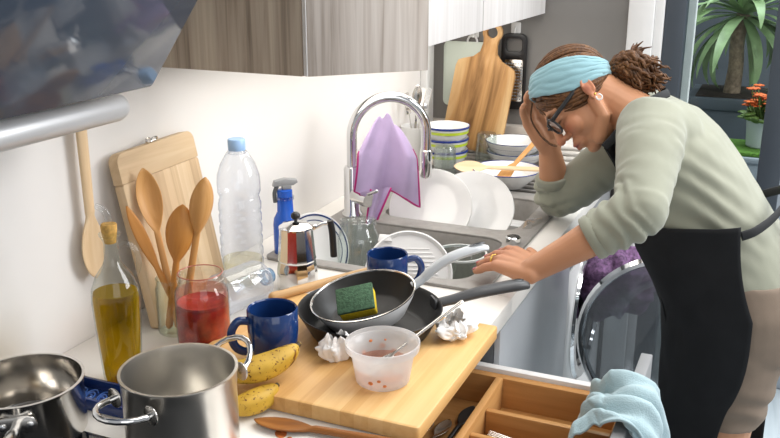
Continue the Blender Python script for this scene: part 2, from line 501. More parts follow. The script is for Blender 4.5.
# ------------------------------------------------------------------ the room (wall plane x=0, worktop top z=.90)
ZC = .90
def S(name, g, mat, **k): return O(name, g, mat, kind='structure', **k)
S('floor', rbx(-.2, 3.4, -1.2, 6.2, -.04, 0, 0), M['floor'])
S('wall_left', rbx(-.12, 0, -.6, 2.84, 0, 2.6, 0), M['wall'])
S('wall_back', merge(rbx(0, .615, 2.70, 2.84, 0, 2.6, 0)), M['grey_wall'])
S('trim_1', rbx(.0005, .615, 2.665, 2.6995, .90, .998, .003), M['ledge'])
S('trim_2', merge(rbx(.6155, .688, 2.672, 2.84, 0, 2.6, .004), rbx(.688, .714, 2.69, 2.84, 0, 2.6, .003)), M['white'])
S('trim_3', rbx(.0005, .022, 2.60, 2.664, .90, 1.34, .002), M['white'])

d = T('door_1', None, None); d['kind'] = 'structure'
O('frame', merge(rbx(.715, .773, 2.70, 2.77, 0, 2.4, .004), rbx(1.012, 1.075, 2.70, 2.77, 0, 2.4, .004), rbx(.773, 1.012, 2.70, 2.77, 2.3, 2.4, .003), rbx(.773, 1.012, 2.70, 2.77, 0, .08, .003)), M['anthracite'], d)
O('pane', rbx(.773, 1.012, 2.735, 2.741, .08, 2.3, 0), M['pane'], d)
S('wall_right', merge(rbx(1.95, 2.2, 2.70, 2.84, 0, 2.6, 0)), M['white'])

# ------------------------------------------------------------------ base units
# worktop: slabs round the sink cut-out
SX0, SX1, SY0, SY1 = .075, .555, 1.535, 2.60
wt = merge(rbx(0.001, .617, .25, SY0, .862, ZC, .002), rbx(0.001, SX0, SY0, SY1, .86, ZC, 0), rbx(SX1, .617, SY0, SY1, .862, ZC, .0015), rbx(0.001, .617, SY1, 2.664, .862, ZC, .002))
O('worktop', wt, M['worktop'], None, 'white stone worktop running along the wall under everything', 'worktop')

# base cabinet (drawer unit)
bc = T('base_cabinet', 'white base cabinet whose top drawer stands open under the bamboo board', 'cabinet', (0, .3, 0))
O('carcass', merge(rbx(.02, .575, 1.445, 1.463, .10, .858, .001), rbx(.02, .575, -.05, -.032, .10, .858, .001), rbx(.02, .575, -.032, 1.445, .10, .118, .001)), M['white'], bc, M=Matrix.Translation((0, -.3, 0)))
O('door', rbx(.576, .596, -.05, 1.46, .12, .66, .002), M['bluealu'], bc, M=Matrix.Translation((0, -.3, 0)))
O('plinth', rbx(.50, .515, -.05, 1.46, 0, .10, .001), M['darkgrey'], bc, M=Matrix.Translation((0, -.3, 0)))

# open drawer
dr = T('drawer', 'open kitchen drawer with grey front, pulled out below the bamboo board', 'drawer', (.60, 1.14, .70))
I = Matrix.Translation((-.60, -1.14, -.70))
O('drawer_front', merge(rbx(.868, .888, .79, 1.492, .685, .852, .002)), M['midgrey'], dr, M=I)
O('side_panel', rbx(.38, .868, 1.424, 1.441, .70, .802, .002), M['whiteplastic'], dr, M=I, label='white drawer side')
O('side_panel', rbx(.38, .868, .82, .837, .70, .802, .002), M['whiteplastic'], dr, M=I, label='white drawer side')
O('base_panel', rbx(.38, .868, .837, 1.424, .70, .708, 0), M['traywood'], dr, M=I)
ct = T('cutlery_tray', 'wooden cutlery tray with compartments set in the open drawer', 'cutlery tray', (.60, 1.14, .709))
I2 = Matrix.Translation((-.60, -1.14, -.709))
O('rim', merge(rbx(.392, .866, 1.406, 1.4235, .709, .794, .002), rbx(.392, .866, .838, .855, .709, .794, .002), rbx(.853, .867, .855, 1.406, .709, .794, .002), rbx(.385, .397, .855, 1.406, .709, .794, .002)), M['traywood'], ct, M=I2)
O('base_panel', rbx(.397, .853, .855, 1.406, .709, .735, 0), M['traywood'], ct, M=I2)
O('divider', rbx(.628, .641, .855, 1.406, .7352, .796, .002), M['traywood_y'], ct, M=I2)
O('divider', rbx(.6415, .852, 1.300, 1.312, .7352, .784, .002), M['traywood'], ct, M=I2)
O('divider', rbx(.6415, .852, 1.214, 1.226, .7352, .784, .002), M['traywood'], ct, M=I2)
O('divider', rbx(.6415, .852, 1.08, 1.092, .7352, .784, .002), M['traywood'], ct, M=I2)

# dishwasher with silver front
dw = T('dishwasher', 'silver fronted dishwasher built in below the sink', 'dishwasher', (.3, 1.79, 0))
I3 = Matrix.Translation((-.3, -1.79, 0))
O('tub', rbx(.03, .565, 1.478, 2.092, .10, .70, .003), M['darkgrey'], dw, M=I3)
O('door_core', rbx(.567, .60, 1.478, 2.090, .11, .853, .002), M['darkgrey'], dw, M=I3)
O('door_panel', rbx(.6005, .612, 1.479, 2.088, .11, .852, .0015), M['bluealu'], dw, M=I3)
O('plinth', rbx(.48, .50, 1.478, 2.092, 0, .10, .001), M['darkgrey'], dw, M=I3)

# washing machine, door open
WY, WZ = 2.405, .53
wm = T('washing_machine', 'white front loading washing machine with its round glass door wide open', 'washing machine', (.3, WY, 0))
I4 = Matrix.Translation((-.3, -WY, 0))
circ = [(cos(2*pi*k/48)*.165, sin(2*pi*k/48)*.165) for k in range(48)]
bx_ = lambda a, b: rbx(.03, .60, a, b, .01, .85, .004)
front = prism(rrect(.57, .68, .01, 3), .02, .001, holes=[circ])
front = tr(front, basis((.58, WY, WZ-.16+.07), (0, 1, 0), (0, 0, 1), (1, 0, 0)))
front = tr(prism(rrect(.57, .69, .01, 3, 0, -.155+.01), .02, 0, holes=[circ]), basis((.58, WY, WZ), (0, 1, 0), (0, 0, 1), (1, 0, 0)))
O('casing', merge(rbx(.03, .58, WY-.285, WY-.265, .01, .85, .002), rbx(.03, .58, WY+.265, WY+.285, .01, .85, .002), rbx(.03, .05, WY-.265, WY+.265, .01, .85, 0), rbx(.03, .58, WY-.265, WY+.265, .83, .85, .001), rbx(.03, .58, WY-.265, WY+.265, .01, .03, .001)), M['white'], wm, M=I4)
O('front_panel', front, M['white'], wm, M=I4)
O('control_panel', rbx(.575, .603, WY-.285, WY+.285, .74, .85, .004), M['midgrey'], wm, M=I4)
def ring_x(prof, c): return tr(lathe(prof, 48), basis(c, (0, 1, 0), (0, 0, 1), (1, 0, 0)))
O('porthole_ring', ring_x([(.165, -.02), (.165, .004), (.172, .012), (.195, .012), (.203, .004), (.203, -.001)], (.60, WY, WZ)), M['chrome'], wm, M=I4)
O('drum', ring_x([(.16, .0), (.165, -.02), (.20, -.06), (.20, -.36), (0, -.37)], (.59, WY, WZ)), M['darkgrey'], wm, M=I4)
# open door: plane y = const, hinge on its near side
DC = (.60+.27, WY-.232, WZ+.035)
def ring_y(prof): return tr(lathe(prof, 56), basis(DC, (1, 0, 0), (0, 0, 1), (0, -1, 0)))
pd = O('porthole_door', ring_y([(.226, .016), (.229, .020), (.238, .018), (.246, .006), (.242, -.010), (.232, -.014), (.226, -.008), (.226, .016)]), M['chrome'], wm, M=I4)
O('door_glass', ring_y([(.228, .014), (.19, .022), (.1, .030), (0, .032)]), M['smoke'], pd)
O('door_bowl', ring_y([(.228, -.01), (.175, -.014), (.16, -.03), (.145, -.075), (.11, -.095), (0, -.10)]), M['smoke'], pd)
O('hinge', rbx(.603, .622, WY-.234, WY-.226, WZ-.16, WZ-.12, .002), M['midgrey'], pd)
# laundry in the opening
def blob(c, r, seed, amp=.25, fr=9, n=48, m=26):
    v, f = ellip((0, 0, 0), (1, 1, 1), n=n, m=m); o = []
    for p in v:
        q = V3(p); k = 1 + amp*noise.noise(q*fr*.25+V3((seed, 0, 0))) + amp*.5*noise.noise(q*fr*.6+V3((0, seed, 0)))
        o.append((c[0]+q.x*r[0]*k, c[1]+q.y*r[1]*k, c[2]+q.z*r[2]*k))
    return o, f
O('laundry_bundle', blob((.672, WY+.0, .635), (.115, .12, .10), 3, .35), M['laundry'], None, 'purple patterned laundry bulging out of the washing machine', 'laundry', angle=180)

# ------------------------------------------------------------------ sink
sk = T('kitchen_sink', 'grey composite sink with two basins and a drainer set in the worktop', 'sink', (.31, 2.0, ZC))
I5 = Matrix.Translation((-.31, -2.0, -ZC))
def rr_loop(x0, x1, y0, y1, r): return rrect(x1-x0, y1-y0, r, 6, (x0+x1)/2, (y0+y1)/2)
B1 = (.115, .515, 1.560, 1.846); B2 = (.17, .515, 1.905, 2.185)
dr_ = (.13, .51, 2.245, 2.565)
deck = prism(rr_loop(SX0-.008, SX1+.008, SY0-.008, SY1+.008, .02), .007, .002, holes=[rr_loop(*B1, .05), rr_loop(*B2, .05), rr_loop(*dr_, .03)])
O('rim', mv(deck, 0, 0, ZC), M['granite'], sk, M=I5)
def basin(b, r, depth):
    n = 28; loops = []
    for k, (ins, z) in enumerate([(-.004, ZC+.0065), (0, ZC+.001), (.006, ZC-depth*.5), (.014, ZC-depth*.85), (.04, ZC-depth), ]):
        loops.append([(x, y, z) for x, y in rr_loop(b[0]+ins, b[1]-ins, b[2]+ins, b[3]-ins, r)])
    m_ = len(loops[0]); v = [p for l in loops for p in l]; f = []
    for k in range(len(loops)-1):
        for i in range(m_): f.append((k*m_+i, k*m_+(i+1) % m_, (k+1)*m_+(i+1) % m_, (k+1)*m_+i))
    f.append(tuple((len(loops)-1)*m_+i for i in range(m_))); return v, f
O('basin', basin(B1, .05, .15), M['granite'], sk, M=I5)
O('basin', basin(B2, .05, .068), M['granite'], sk, M=I5)
O('drainer', merge(basin(dr_, .03, .012), *[rbx(.15, .49, 2.27+.04*k, 2.278+.04*k, ZC-.0115, ZC-.004, .002) for k in range(8)]), M['granite'], sk, M=I5)
O('waste_button', mv(lathe([(0, .0), (.017, 0), (.017, .012), (.014, .015), (0, .015)], 28), .533, 1.83, ZC+.007), M['chrome'], sk, M=I5, label='chrome waste button')
O('water_puddle', grid(30, 14, lambda u, v: (.535+.018*cos(2*pi*u)*v*(1+.25*sin(3*2*pi*u)), 1.985+.06*sin(2*pi*u)*v*(1+.2*sin(2*2*pi*u+1)), ZC+.0072+.0022*(1-v*v))), M['water'], None, 'small puddle of spilt water on the sink rim by the elbow', 'puddle', kind='stuff')

# ------------------------------------------------------------------ faucet
fx, fy = .112, 1.875
fc = T('kitchen_faucet', 'tall chrome swan-neck kitchen faucet behind the sink', 'faucet', (fx, fy, ZC+.007))
fc_base = ZC+.007
O('body', lathe([(0, 0), (.026, 0), (.026, .006), (.021, .012), (.021, .118), (.018, .124), (0, .124)], 32), M['chrome'], fc)
du = V3((.83, .55, 0))
arch = [V3((0, 0, .12)), V3((0, 0, .18))]
R_ = .092; zc = .198
for k in range(0, 25):
    a = pi - pi*1.0*k/24
    arch.append(du*(R_+R_*cos(a)) + V3((0, 0, zc+R_*sin(a))))
tip = arch[-1]; arch += [tip+V3((0, 0, -.02)), tip+V3((0, 0, -.045))]
O('spout', tube(arch, .0125, 20), M['chrome'], fc)
O('nozzle', mv(lathe([(.0125, .0), (.0155, -.003), (.0155, -.065), (.013, -.07), (0, -.07)], 24), *(tip+V3((0, 0, -.04)))), M['chrome'], fc)
lv = O('lever', merge(tube([(.015, -.01, .055), (.05, -.032, .055)], [.019, .017], 24), tube([(.048, -.031, .055), (.062, -.038, .054)], [.0185, .017], 24), rtube([(.055, -.036, .068), (.085, -.045, .082)], .005, 12)), M['chrome'], fc)
# lilac cloth over the spout
def clothf(u, v):
    # v: 0 top .. 1 bottom ; u: across; gathered over the back of the spout
    w = .052 + .085*min(1, v*2.6)**.7 + .012*v
    x = (u-.5)*w + .016*v*(u-.35)
    fold = (.013*sin(u*8.5+1.0)+.007*sin(u*16+v*3))*(min(1, v*2.5))
    top = -.10*max(0, abs(u-.45)-.22)*(1-v)+.006*sin(u*14)*(1-v)
    drop = .188*v*(.90+.26*u) + .012*sin(u*7+.6)*v
    p = V3((.078, .02, .272+top)) + V3((.80, .60, 0)).normalized()*x + V3((.6, -.8, 0))*(fold+.012+.012*sin(pi*v)) + V3((0, 0, -drop))
    return p + V3((fx, fy, fc_base-.02))
cl = O('microfibre_cloth', grid(60, 60, clothf), M['lilac'], None, 'lilac cleaning cloth with magenta hem hanging from the faucet', 'cloth', angle=180)
solid(cl, .003)
hem = [clothf(0, k/40) for k in range(14, 41)] + [clothf(k/40, 1) for k in range(1, 41)] + [clothf(1, 1-k/40) for k in range(1, 30)]
O('hem', tube(hem, .0028, 6), M['magenta'], cl, label='magenta overlocked hem', angle=180)
def flapf(u, v):
    x = (u-.5)*(.05-.025*v)
    return V3((fx, fy, fc_base)) + V3((.085, .02, .078)) + V3((.8, .6, 0))*(x-.02-.025*v) + V3((.6, -.8, 0))*(.02+.01*sin(u*6)) + V3((0, 0, -.085*v))
O('hanging_corner', grid(10, 14, flapf), M['lilac'], cl, angle=180)
O('hem', tube([flapf(0, k/10) for k in range(11)]+[flapf(1, 1-k/10) for k in range(11)], .0026, 6), M['magenta'], cl, label='magenta overlocked hem', angle=180)

# ------------------------------------------------------------------ wall cabinets
wc = T('wall_cabinet', 'ash wood wall cabinet above the sink with its first door ajar', 'cabinet', (0, 1.95, 1.343))
I6 = Matrix.Translation((0, -1.95, -1.343))
O('carcass', merge(rbx(.001, .328, 1.272, 2.69, 1.345, 1.363, .001), rbx(.001, .012, 1.272, 2.69, 1.363, 1.98, 0), rbx(.001, .328, 2.672, 2.69, 1.363, 1.98, .001), rbx(.001, .328, 1.272, 2.69, 1.98, 2.0, .001), rbx(.012, .325, 1.66, 1.676, 1.363, 1.98, 0), rbx(.012, .31, 1.272, 2.67, 1.66, 1.675, 0)), M['white'], wc, M=I6)
O('side_panel', rbx(.001, .330, 1.252, 1.271, 1.343, 2.0, .001), M['cab_wood'], wc, M=I6)
O('led_bar', rbx(.05, .075, 1.30, 2.6, 1.338, 1.3445, .001), M['whiteplastic'], wc, M=I6)
def cab_door(name, w, mat, o, ang, lab):
    # hinge line at local x=0, leaf runs along local +x, face to local -y
    e = O(name, merge(rbx(0, w, -.019, 0, 0, .655, .0012)), mat, wc, lab, M=I6 @ Matrix.Translation(o) @ Matrix.Rotation(radians(ang), 4, 'Z'))
    return e
cab_door('door', .209, M['door_wood'], (.333, 1.254, 1.345), 45, 'grey ash door standing ajar')
O('edge_band', rbx(-.0012, -.0001, -.019, 0, 0, .655, 0), M['white'], bpy.data.objects['door'] if False else wc, 'white door edge', M=I6 @ Matrix.Translation((.333, 1.254, 1.345)) @ Matrix.Rotation(radians(45), 4, 'Z'))
cab_door('door', .60, M['lit_wood'], (.349, 1.475, 1.345), 90, 'closed ash door, window-lit tone')
cab_door('door', .607, M['lit_wood'], (.349, 2.081, 1.345), 90, 'closed ash door, window-lit tone')

# ------------------------------------------------------------------ extractor hood
hd = T('range_hood', 'inclined black glass range hood on the wall above the pots', 'range hood', (0, .74, 1.3))
I7 = Matrix.Translation((0, -.74, -1.3))
nrm = V3((.81, 0, -.586)); up = V3((.586, 0, .81))
gp = prism(rrect(.66, .56, .004, 2, 0, .28), .008, .0015)
O('glass_panel', gp, M['hoodglass'], hd, M=I7 @ basis((.184, .72, 1.352), (0, 1, 0), up, nrm))
O('housing', merge(rbx(.001, .13, .42, 1.0, 1.33, 2.2, .004), tr(prism(rrect(.56, .44, .02, 3, 0, .26), -.05, 0), basis((.186, .72, 1.355), (0, 1, 0), up, nrm))), M['darkgrey'], hd, M=I7)
O('drip_tube', rtube([(.150, .40, 1.3195), (.150, 1.014, 1.3195)], .0205, 28), plain('silver_paint', 'c9cacb', .35, .45, var=.0), hd, M=I7, label='rounded silver front edge')
O('light_bar', rbx(.04, .12, .5, .98, 1.318, 1.331, .001), M['midgrey'], hd, M=I7)

# ------------------------------------------------------------------ left foreground
hb = T('induction_hob', 'black glass hob under the steel pots at the near end', 'hob', (.33, .52, ZC+.0004))
O('glass_plate', prism(rrect(.50, .60, .01, 4), .005, .0015), M['blackglass'], hb)
O('edge_trim', merge(mv(prism(rrect(.506, .606, .012, 4), .0025, .0008, ), 0, 0, 0)), M['steel'], hb)
ZH = ZC+.0056

# saucepan
sp = T('saucepan', 'wide steel saucepan with a long handle at the left edge', 'saucepan', (.145, .786, ZH), 0)
r_ = .078
O('body', lathe([(0, 0), (r_-.006, 0), (r_, .006), (r_, .074), (r_+.003, .079), (r_+.003, .081), (r_-.001, .081), (r_-.002, .074), (r_-.002, .008), (r_-.008, .003), (0, .003)], 64), M['steel'], sp)
hv = V3((.62, -.78, 0)).normalized(); sv = V3((-hv.y, hv.x, 0))
O('handle', tube(catmull([hv*(r_-.001)+V3((0, 0, .055)), hv*(r_+.02)+V3((0, 0, .057)), hv*(r_+.06)+V3((0, 0, .066)), hv*(r_+.15)+V3((0, 0, .075))], 6), lerp_list([.006, .007, .009, .011], 6), 14), M['steel'], sp)
O('bracket', tr(prism(rrect(.050, .024, .011, 4), .004, .001), basis(hv*(r_-.0015)+V3((0, 0, .055)), sv, (0, 0, 1), hv)), M['steel'], sp)
for s in (-1, 1): O('rivet', tr(lathe([(.005, .0), (.005, .003), (0, .005)], 14), basis(hv*(r_+.0012)+sv*s*.017+V3((0, 0, .055)), sv, (0, 0, 1), hv)), M['chrome'], sp)

# stock pot
st = T('stock_pot', 'tall brushed steel stock pot with two wire loop handles', 'pot', (.362, .843, ZH), 0)
r_ = .0738; h_ = .112
O('body', lathe([(0, 0), (r_-.006, 0), (r_, .006), (r_, h_-.022), (r_+.0006, h_-.02), (r_+.0006, h_-.004), (r_+.003, h_), (r_+.003, h_+.003), (r_-.001, h_+.003), (r_-.002, h_-.004), (r_-.002, .01), (r_-.01, .004), (0, .004)], 72), M['brushed'], st)
for ang in (256, 76):
    a = radians(ang); hv = V3((cos(a), sin(a), 0)); sv = V3((-hv.y, hv.x, 0))
    z0 = h_-.020
    if ang == 76: tilt = .62
    else: tilt = .12
    dv = (hv*cos(tilt)+V3((0, 0, 1))*sin(tilt)).normalized()
    P = [hv*(r_-.0005)+sv*.036, hv*(r_+.006)+sv*.036]
    P += [hv*(r_+.006)+dv*(.036*sin(pi*k/10)*1.15)+sv*(.036*cos(pi*k/10)) for k in range(1, 10)]
    P += [hv*(r_+.006)-sv*.036, hv*(r_-.0005)-sv*.036]
    O('loop_handle', tube([p+V3((0, 0, z0)) for p in P], .0042, 12), M['chrome'], st)
    for s in (-1, 1): O('handle_plate', tr(prism(rrect(.026, .026, .012, 4), .0025, .001), basis(hv*(r_-.0005)+sv*s*.036+V3((0, 0, z0)), sv, (0, 0, 1), hv)), M['steel'], st)

# blue embossed dish
bd = T('serving_dish', 'cobalt blue oblong dish with embossed base between the two pots', 'dish', (.195, .901, ZC+.0006), 0)
O('body', merge(prism(rrect(.18, .058, .008, 4), .004, .001), *[rbx(*q, .002) for q in ((-.09, .09, -.029, -.023, .002, .018), (-.09, .09, .023, .029, .002, .018), (-.09, -.083, -.023, .023, .002, .018), (.083, .09, -.023, .023, .002, .018))]), M['dishblue'], bd)
scr = []
for k in range(7):
    cx = -.069+.023*k
    scr.append(tube([(cx+.011*(1-t/34)*cos(t*.55+k), .0+.019*(1-t/30)*sin(t*.55+k*.7), .0045) for t in range(26)], .0011, 5))
O('embossed_scrolls', merge(*scr), plain('pale_blue_relief', '3f63a6', .15), bd)

# oil bottle
ob = T('oil_bottle', 'glass bottle of golden olive oil with cork pourer and side handle', 'bottle', (.164, .960, ZC), 0)
ob.scale = (.88, .88, .94)
O('glass_body', lathe([(0, .002), (.028, .0), (.031, .004), (.033, .02), (.0385, .11), (.0405, .150), (.039, .168), (.030, .190), (.017, .207), (.0125, .218), (.0115, .245), (.014, .252), (.017, .256), (.018, .26), (.013, .262)], 40), M['greenglass'], ob)
O('oil', lathe([(0, .005), (.0265, .005), (.030, .02), (.0362, .11), (.0380, .150), (.0365, .163), (0, .163)], 40), M['oil'], ob)
O('cork', lathe([(0, .244), (.0095, .244), (.0128, .262), (.0135, .272), (.0125, .275), (0, .275)], 24), plain('cork', 'c79a4f', .8, var=.2, vscale=150), ob)
O('pourer', merge(tube(catmull([(0, 0, .26), (0, 0, .285), (-.004, -.004, .298), (-.013, -.012, .306)], 5), lerp_list([.0062, .0062, .0055, .0045], 5), 14)), M['glass'], ob)
hh = catmull([(.010, .006, .238), (.022, .013, .243), (.034, .020, .232), (.038, .022, .212), (.034, .020, .194), (.028, .016, .190)], 6)
O('glass_handle', tube(hh, .0042, 12), M['glass'], ob)

# jar of tomato sauce
tj = T('sauce_jar', 'open glass jar half full of red tomato sauce', 'jar', (.198, 1.125, ZC), 0)
O('glass_body', lathe([(0, .001), (.038, 0), (.0435, .006), (.0445, .03), (.0445, .09), (.043, .102), (.037, .111), (.0365, .116), (.039, .117), (.039, .120), (.037, .121), (.037, .125), (.039, .126), (.039, .129), (.0375, .131), (.0355, .131), (.0345, .128), (.0350, .112)], 48), M['glass'], tj)
O('sauce', lathe([(0, .004), (.040, .004), (.0425, .01), (.0435, .03), (.0435, .074), (.041, .080), (.034, .076), (.02, .073), (0, .074)], 48), M['sauce'], tj)
O('sauce_film', lathe([(.0430, .073), (.0436, .085), (.0432, .094), (.0418, .100)], 48), thin_glass('sauce_film', 'f0b8a6', 'c06a50', rough=.2, base=.03, milky=.05), tj)
O('sauce_smear', tube([(.0362*cos(2*pi*k/40), .0362*sin(2*pi*k/40), .1305) for k in range(41)], .0009, 6), plain('sauce_smear', 'b5604a', .3), tj)

# spoons ------------------------------------------------------------
def spoon(L, bl, bw, hw=.006, th=.0035, dip=.010, tail=.5):
    rows = []; n = 16; N = 44
    for k in range(N+1):
        t = k/N*L; s = L-bl
        if t < s-.02: w = hw*(1+.25*(1-t/s)); h = th*1.25; c = 0
        else:
            q = (t-(s-.02))/(bl+.02)
            w = bw*max(0, sin(pi*min(1, q)**1.15))**.62
            w = max(w, hw*(1-q)); h = th*(.55+.45*(1-q)); c = dip*max(0, sin(pi*q))**.8
        if k == 0 or k == N: w = min(w, hw*.55) if k == 0 else .0015; h *= .5
        rows.append((t, w, h, c))
    v, f = [], []
    for t, w, h, c in rows:
        for i in range(n):
            a = 2*pi*i/n; x = w*cos(a); u = cos(a)
            v.append((x, h*sin(a)-c*(1-u*u), t))
    for k in range(N):
        for i in range(n):
            j = (i+1) % n; f.append((k*n+i, k*n+j, (k+1)*n+j, (k+1)*n+i))
    f.append(tuple(range(n-1, -1, -1))); f.append(tuple(N*n+i for i in range(n)))
    return v, f

sj = T('utensil_jar', 'small clear glass jar holding four wooden spoons', 'jar', (.120, 1.152, ZC), 0)
O('glass_body', lathe([(0, .001), (.028, 0), (.031, .004), (.031, .082), (.0285, .090), (.029, .098), (.030, .100), (.0285, .101), (.0272, .098), (.0268, .09), (.0292, .082), (.0292, .006), (0, .004)], 36), M['greenglass'], sj)
cam_dir = V3((.6, -.75, .3))
O('wooden_spoon', spoon(.285, .095, .0215, .0055, .0032, .012), M['spoonwood'], None, 'honey wooden spoon with long hollow bowl, leaning left in the utensil jar', 'spoon', 'wooden utensils in the jar', M=aim((.131, 1.146, .908), (.060, 1.172, 1.178), (.75, -.6, .2)), angle=180)
O('wooden_spatula', spoon(.235, .11, .011, .0055, .004, .001), M['spoonwood2'], None, 'narrow orange wooden spatula, lowest and leftmost in the utensil jar', 'spatula', 'wooden utensils in the jar', M=aim((.137, 1.158, .908), (.052, 1.130, 1.128), (.85, -.5, .1)), angle=180)
O('wooden_spoon', spoon(.225, .085, .024, .0055, .004, .008), M['spoonwood2'], None, 'short round reddish wooden spoon in the middle of the utensil jar', 'spoon', 'wooden utensils in the jar', M=aim((.112, 1.141, .908), (.142, 1.166, 1.128), (-.45, .85, .1)), angle=180)
O('wooden_spoon', spoon(.275, .085, .0200, .0058, .0035, .011), M['spoonwood'], None, 'tall upright wooden spoon at the right of the utensil jar', 'spoon', 'wooden utensils in the jar', M=aim((.124, 1.166, .908), (.180, 1.182, 1.178), (-.75, .75, .1)), angle=180)

# hanging paddle spoon on the wall
pk = T('wooden_paddle', 'long pale wooden spoon hanging flat on the wall beside the hood', 'spoon', (.021, 1.078, 1.31))
O('paddle_spoon', spoon(.30, .095, .027, .0095, .005, .006), M['palewood'], pk, M=basis((0, 0, 0), (0, 1, 0), (1, 0, 0), (0, 0, -1)), angle=180)
O('wall_peg', tr(lathe([(.003, -.0216), (.003, .008), (.005, .009), (.005, .012), (0, .013)], 12), basis((0, 0, -.012), (0, 1, 0), (0, 0, 1), (1, 0, 0))), M['steel'], pk)

# board leaning on the wall, local x along wall (+y world), local z up the board
bl = T('cutting_board', 'worn bamboo cutting board with metal ring leaning on the wall', 'cutting board', M=basis((.080, 1.252, ZC+.001), (-.02, .9998, .02), V3((.98, .02, .2)).normalized(), V3((-.2, -.0, .98)).normalized()))
w2 = .112
body = tr(prism(rrect(.222, .262, .006, 3, 0, .131), .020, .003), basis((0, .01, 0), (1, 0, 0), (0, 0, 1), (0, -1, 0)))
cap = tr(prism([(-.111, 0), (.111, 0)]+[(.111-.018+.018*cos(radians(a)), .052-.018+.018*sin(radians(a))) for a in range(0, 91, 15)]+[(-.111+.018+.018*cos(radians(a)), .052-.018+.018*sin(radians(a))) for a in range(90, 181, 15)], .020, .0012), basis((0, .01, .2618), (1, 0, 0), (0, 0, 1), (0, -1, 0)))
O('board_panel', body, M['board_old'], bl)
O('end_cap', cap, M['board_cap'], bl, label='cross-grain end strip')
O('hanging_ring', merge(tube([(.012+.010*cos(2*pi*k/20), -.004+.004*sin(2*pi*k/20), .317+.004*sin(2*pi*k/20)) for k in range(21)], .0018, 6), rbox((0, 0, .3155), (.016, .012, .004), .001), tube([(-.010+.007*cos(2*pi*k/20), .002, .319+.004*sin(2*pi*k/20)) for k in range(21)], .0016, 6)), M['steel'], bl)

# big water bottle
def pet_profile(R, H):
    P = [(0, .003), (R*.75, 0), (R*.96, .006)]
    z = .012
    for k in range(7):
        P += [(R, z), (R, z+.012), (R*.955, z+.016), (R*.955, z+.019)]; z += .0235
    P += [(R*.90, z+.002), (R, z+.012), (R*1.0, z+.03), (R*.97, z+.045), (R*.80, z+.067), (R*.50, z+.088), (R*.33, z+.097), (R*.33, z+.105)]
    return P, z+.105
P, zt = pet_profile(.042, .29)
wb = T('water_bottle', 'tall clear ribbed plastic water bottle standing by the wall', 'bottle', (.098, 1.402, ZC))
O('plastic_body', lathe(P, 36), M['pet'], wb)
O('cap', lathe([(0, zt-.012), (.0165, zt-.012), (.017, zt-.010), (.017, zt+.008), (.0155, zt+.010), (0, zt+.010)], 30), M['cap_blue'], wb, label='light blue screw cap')
O('neck_ring', lathe([(.014, zt-.018), (.018, zt-.018), (.018, zt-.014), (.014, zt-.014)], 30), M['pet'], wb)
O('water', lathe([(0, .005), (.038, .006), (.0388, .05), (0, .05)], 30), thin_glass('water_rest', 'f7f4e4', 'd9d2b4', base=.03), wb)
# lying bottle
R = .040
lb = T('water_bottle', 'empty clear plastic bottle lying on its side in front of the coffee pot', 'bottle', M=basis((.156, 1.232, ZC+R+.0006), V3((-.975, .222, 0)), (0, 0, 1), V3((.222, .975, 0))))
O('plastic_body', lathe([(0, .004), (R*.8, 0), (R, .006), (R, .048), (R*.97, .052), (R, .056), (R, .096), (R*.92, .104), (R*.50, .112), (.0125, .116), (.0125, .135), (.011, .136)], 32), thin_glass('highlit_plastic', 'f4f8ff', '8195b0', rough=.06, base=.10, gain=1.4, milky=.17), lb)  # white mixed into the clear plastic in place of its highlights
O('neck_ring', lathe([(.0127, .116), (.0165, .116), (.0165, .121), (.0127, .121)], 28), thin_glass('bluish_plastic', '9fc0dc', '5a86ad', base=.05), lb, label='bluish neck ring')
O('neck_thread', lathe([(.0127, .124), (.0148, .124), (.0148, .132), (.0127, .132)], 28), thin_glass('bluish_plastic2', '9fc0dc', '5a86ad', base=.05), lb)

# moka pot
mk = T('moka_pot', 'polished steel stovetop coffee pot with black knob and handle', 'coffee pot', (.212, 1.420, ZC))
mk.scale = (1.1, 1.1, 1.0)
O('body', lathe([(0, 0), (.036, 0), (.037, .004), (.0355, .04), (.033, .056), (.0345, .060), (.0335, .064), (.0300, .110), (.0298, .122), (.028, .123), (0, .119)], 12), M['chrome'], mk, angle=25)
O('lid', mv(lathe([(.0305, 0), (.0305, .003), (.022, .009), (.008, .013), (0, .0135)], 28), 0, 0, .122), M['chrome'], mk)
O('knob', merge(mv(lathe([(.003, 0), (.003, .005)], 12), 0, 0, .134), ellip((0, 0, .146), (.0085, .0085, .0085))), M['black'], mk, label='round black lid knob')
O('spout', merge(mv(tr(lathe([(.0, 0), (.012, .0), (.016, .03), (0, .03)], 12), Matrix.Rotation(radians(18), 4, 'Y')), -.027, .012, .092)), M['chrome'], mk)
hx = V3((.86, .5, 0))
O('handle', merge(tube([hx*.030+V3((0, 0, .118)), hx*.046+V3((0, 0, .128)), hx*.060+V3((0, 0, .130))], [.004, .004, .004], 10)), M['chrome'], mk, label='steel handle bracket')
O('grip', tube(catmull([hx*.060+V3((0, 0, .134)), hx*.064+V3((0, 0, .110)), hx*.066+V3((0, 0, .06))], 6), .0062, 12), M['black'], mk, label='straight black grip')
O('hinge', mv(rbox((0, 0, 0), (.012, .012, .008), .002), hx.x*.031, hx.y*.031, .124), M['chrome'], mk)

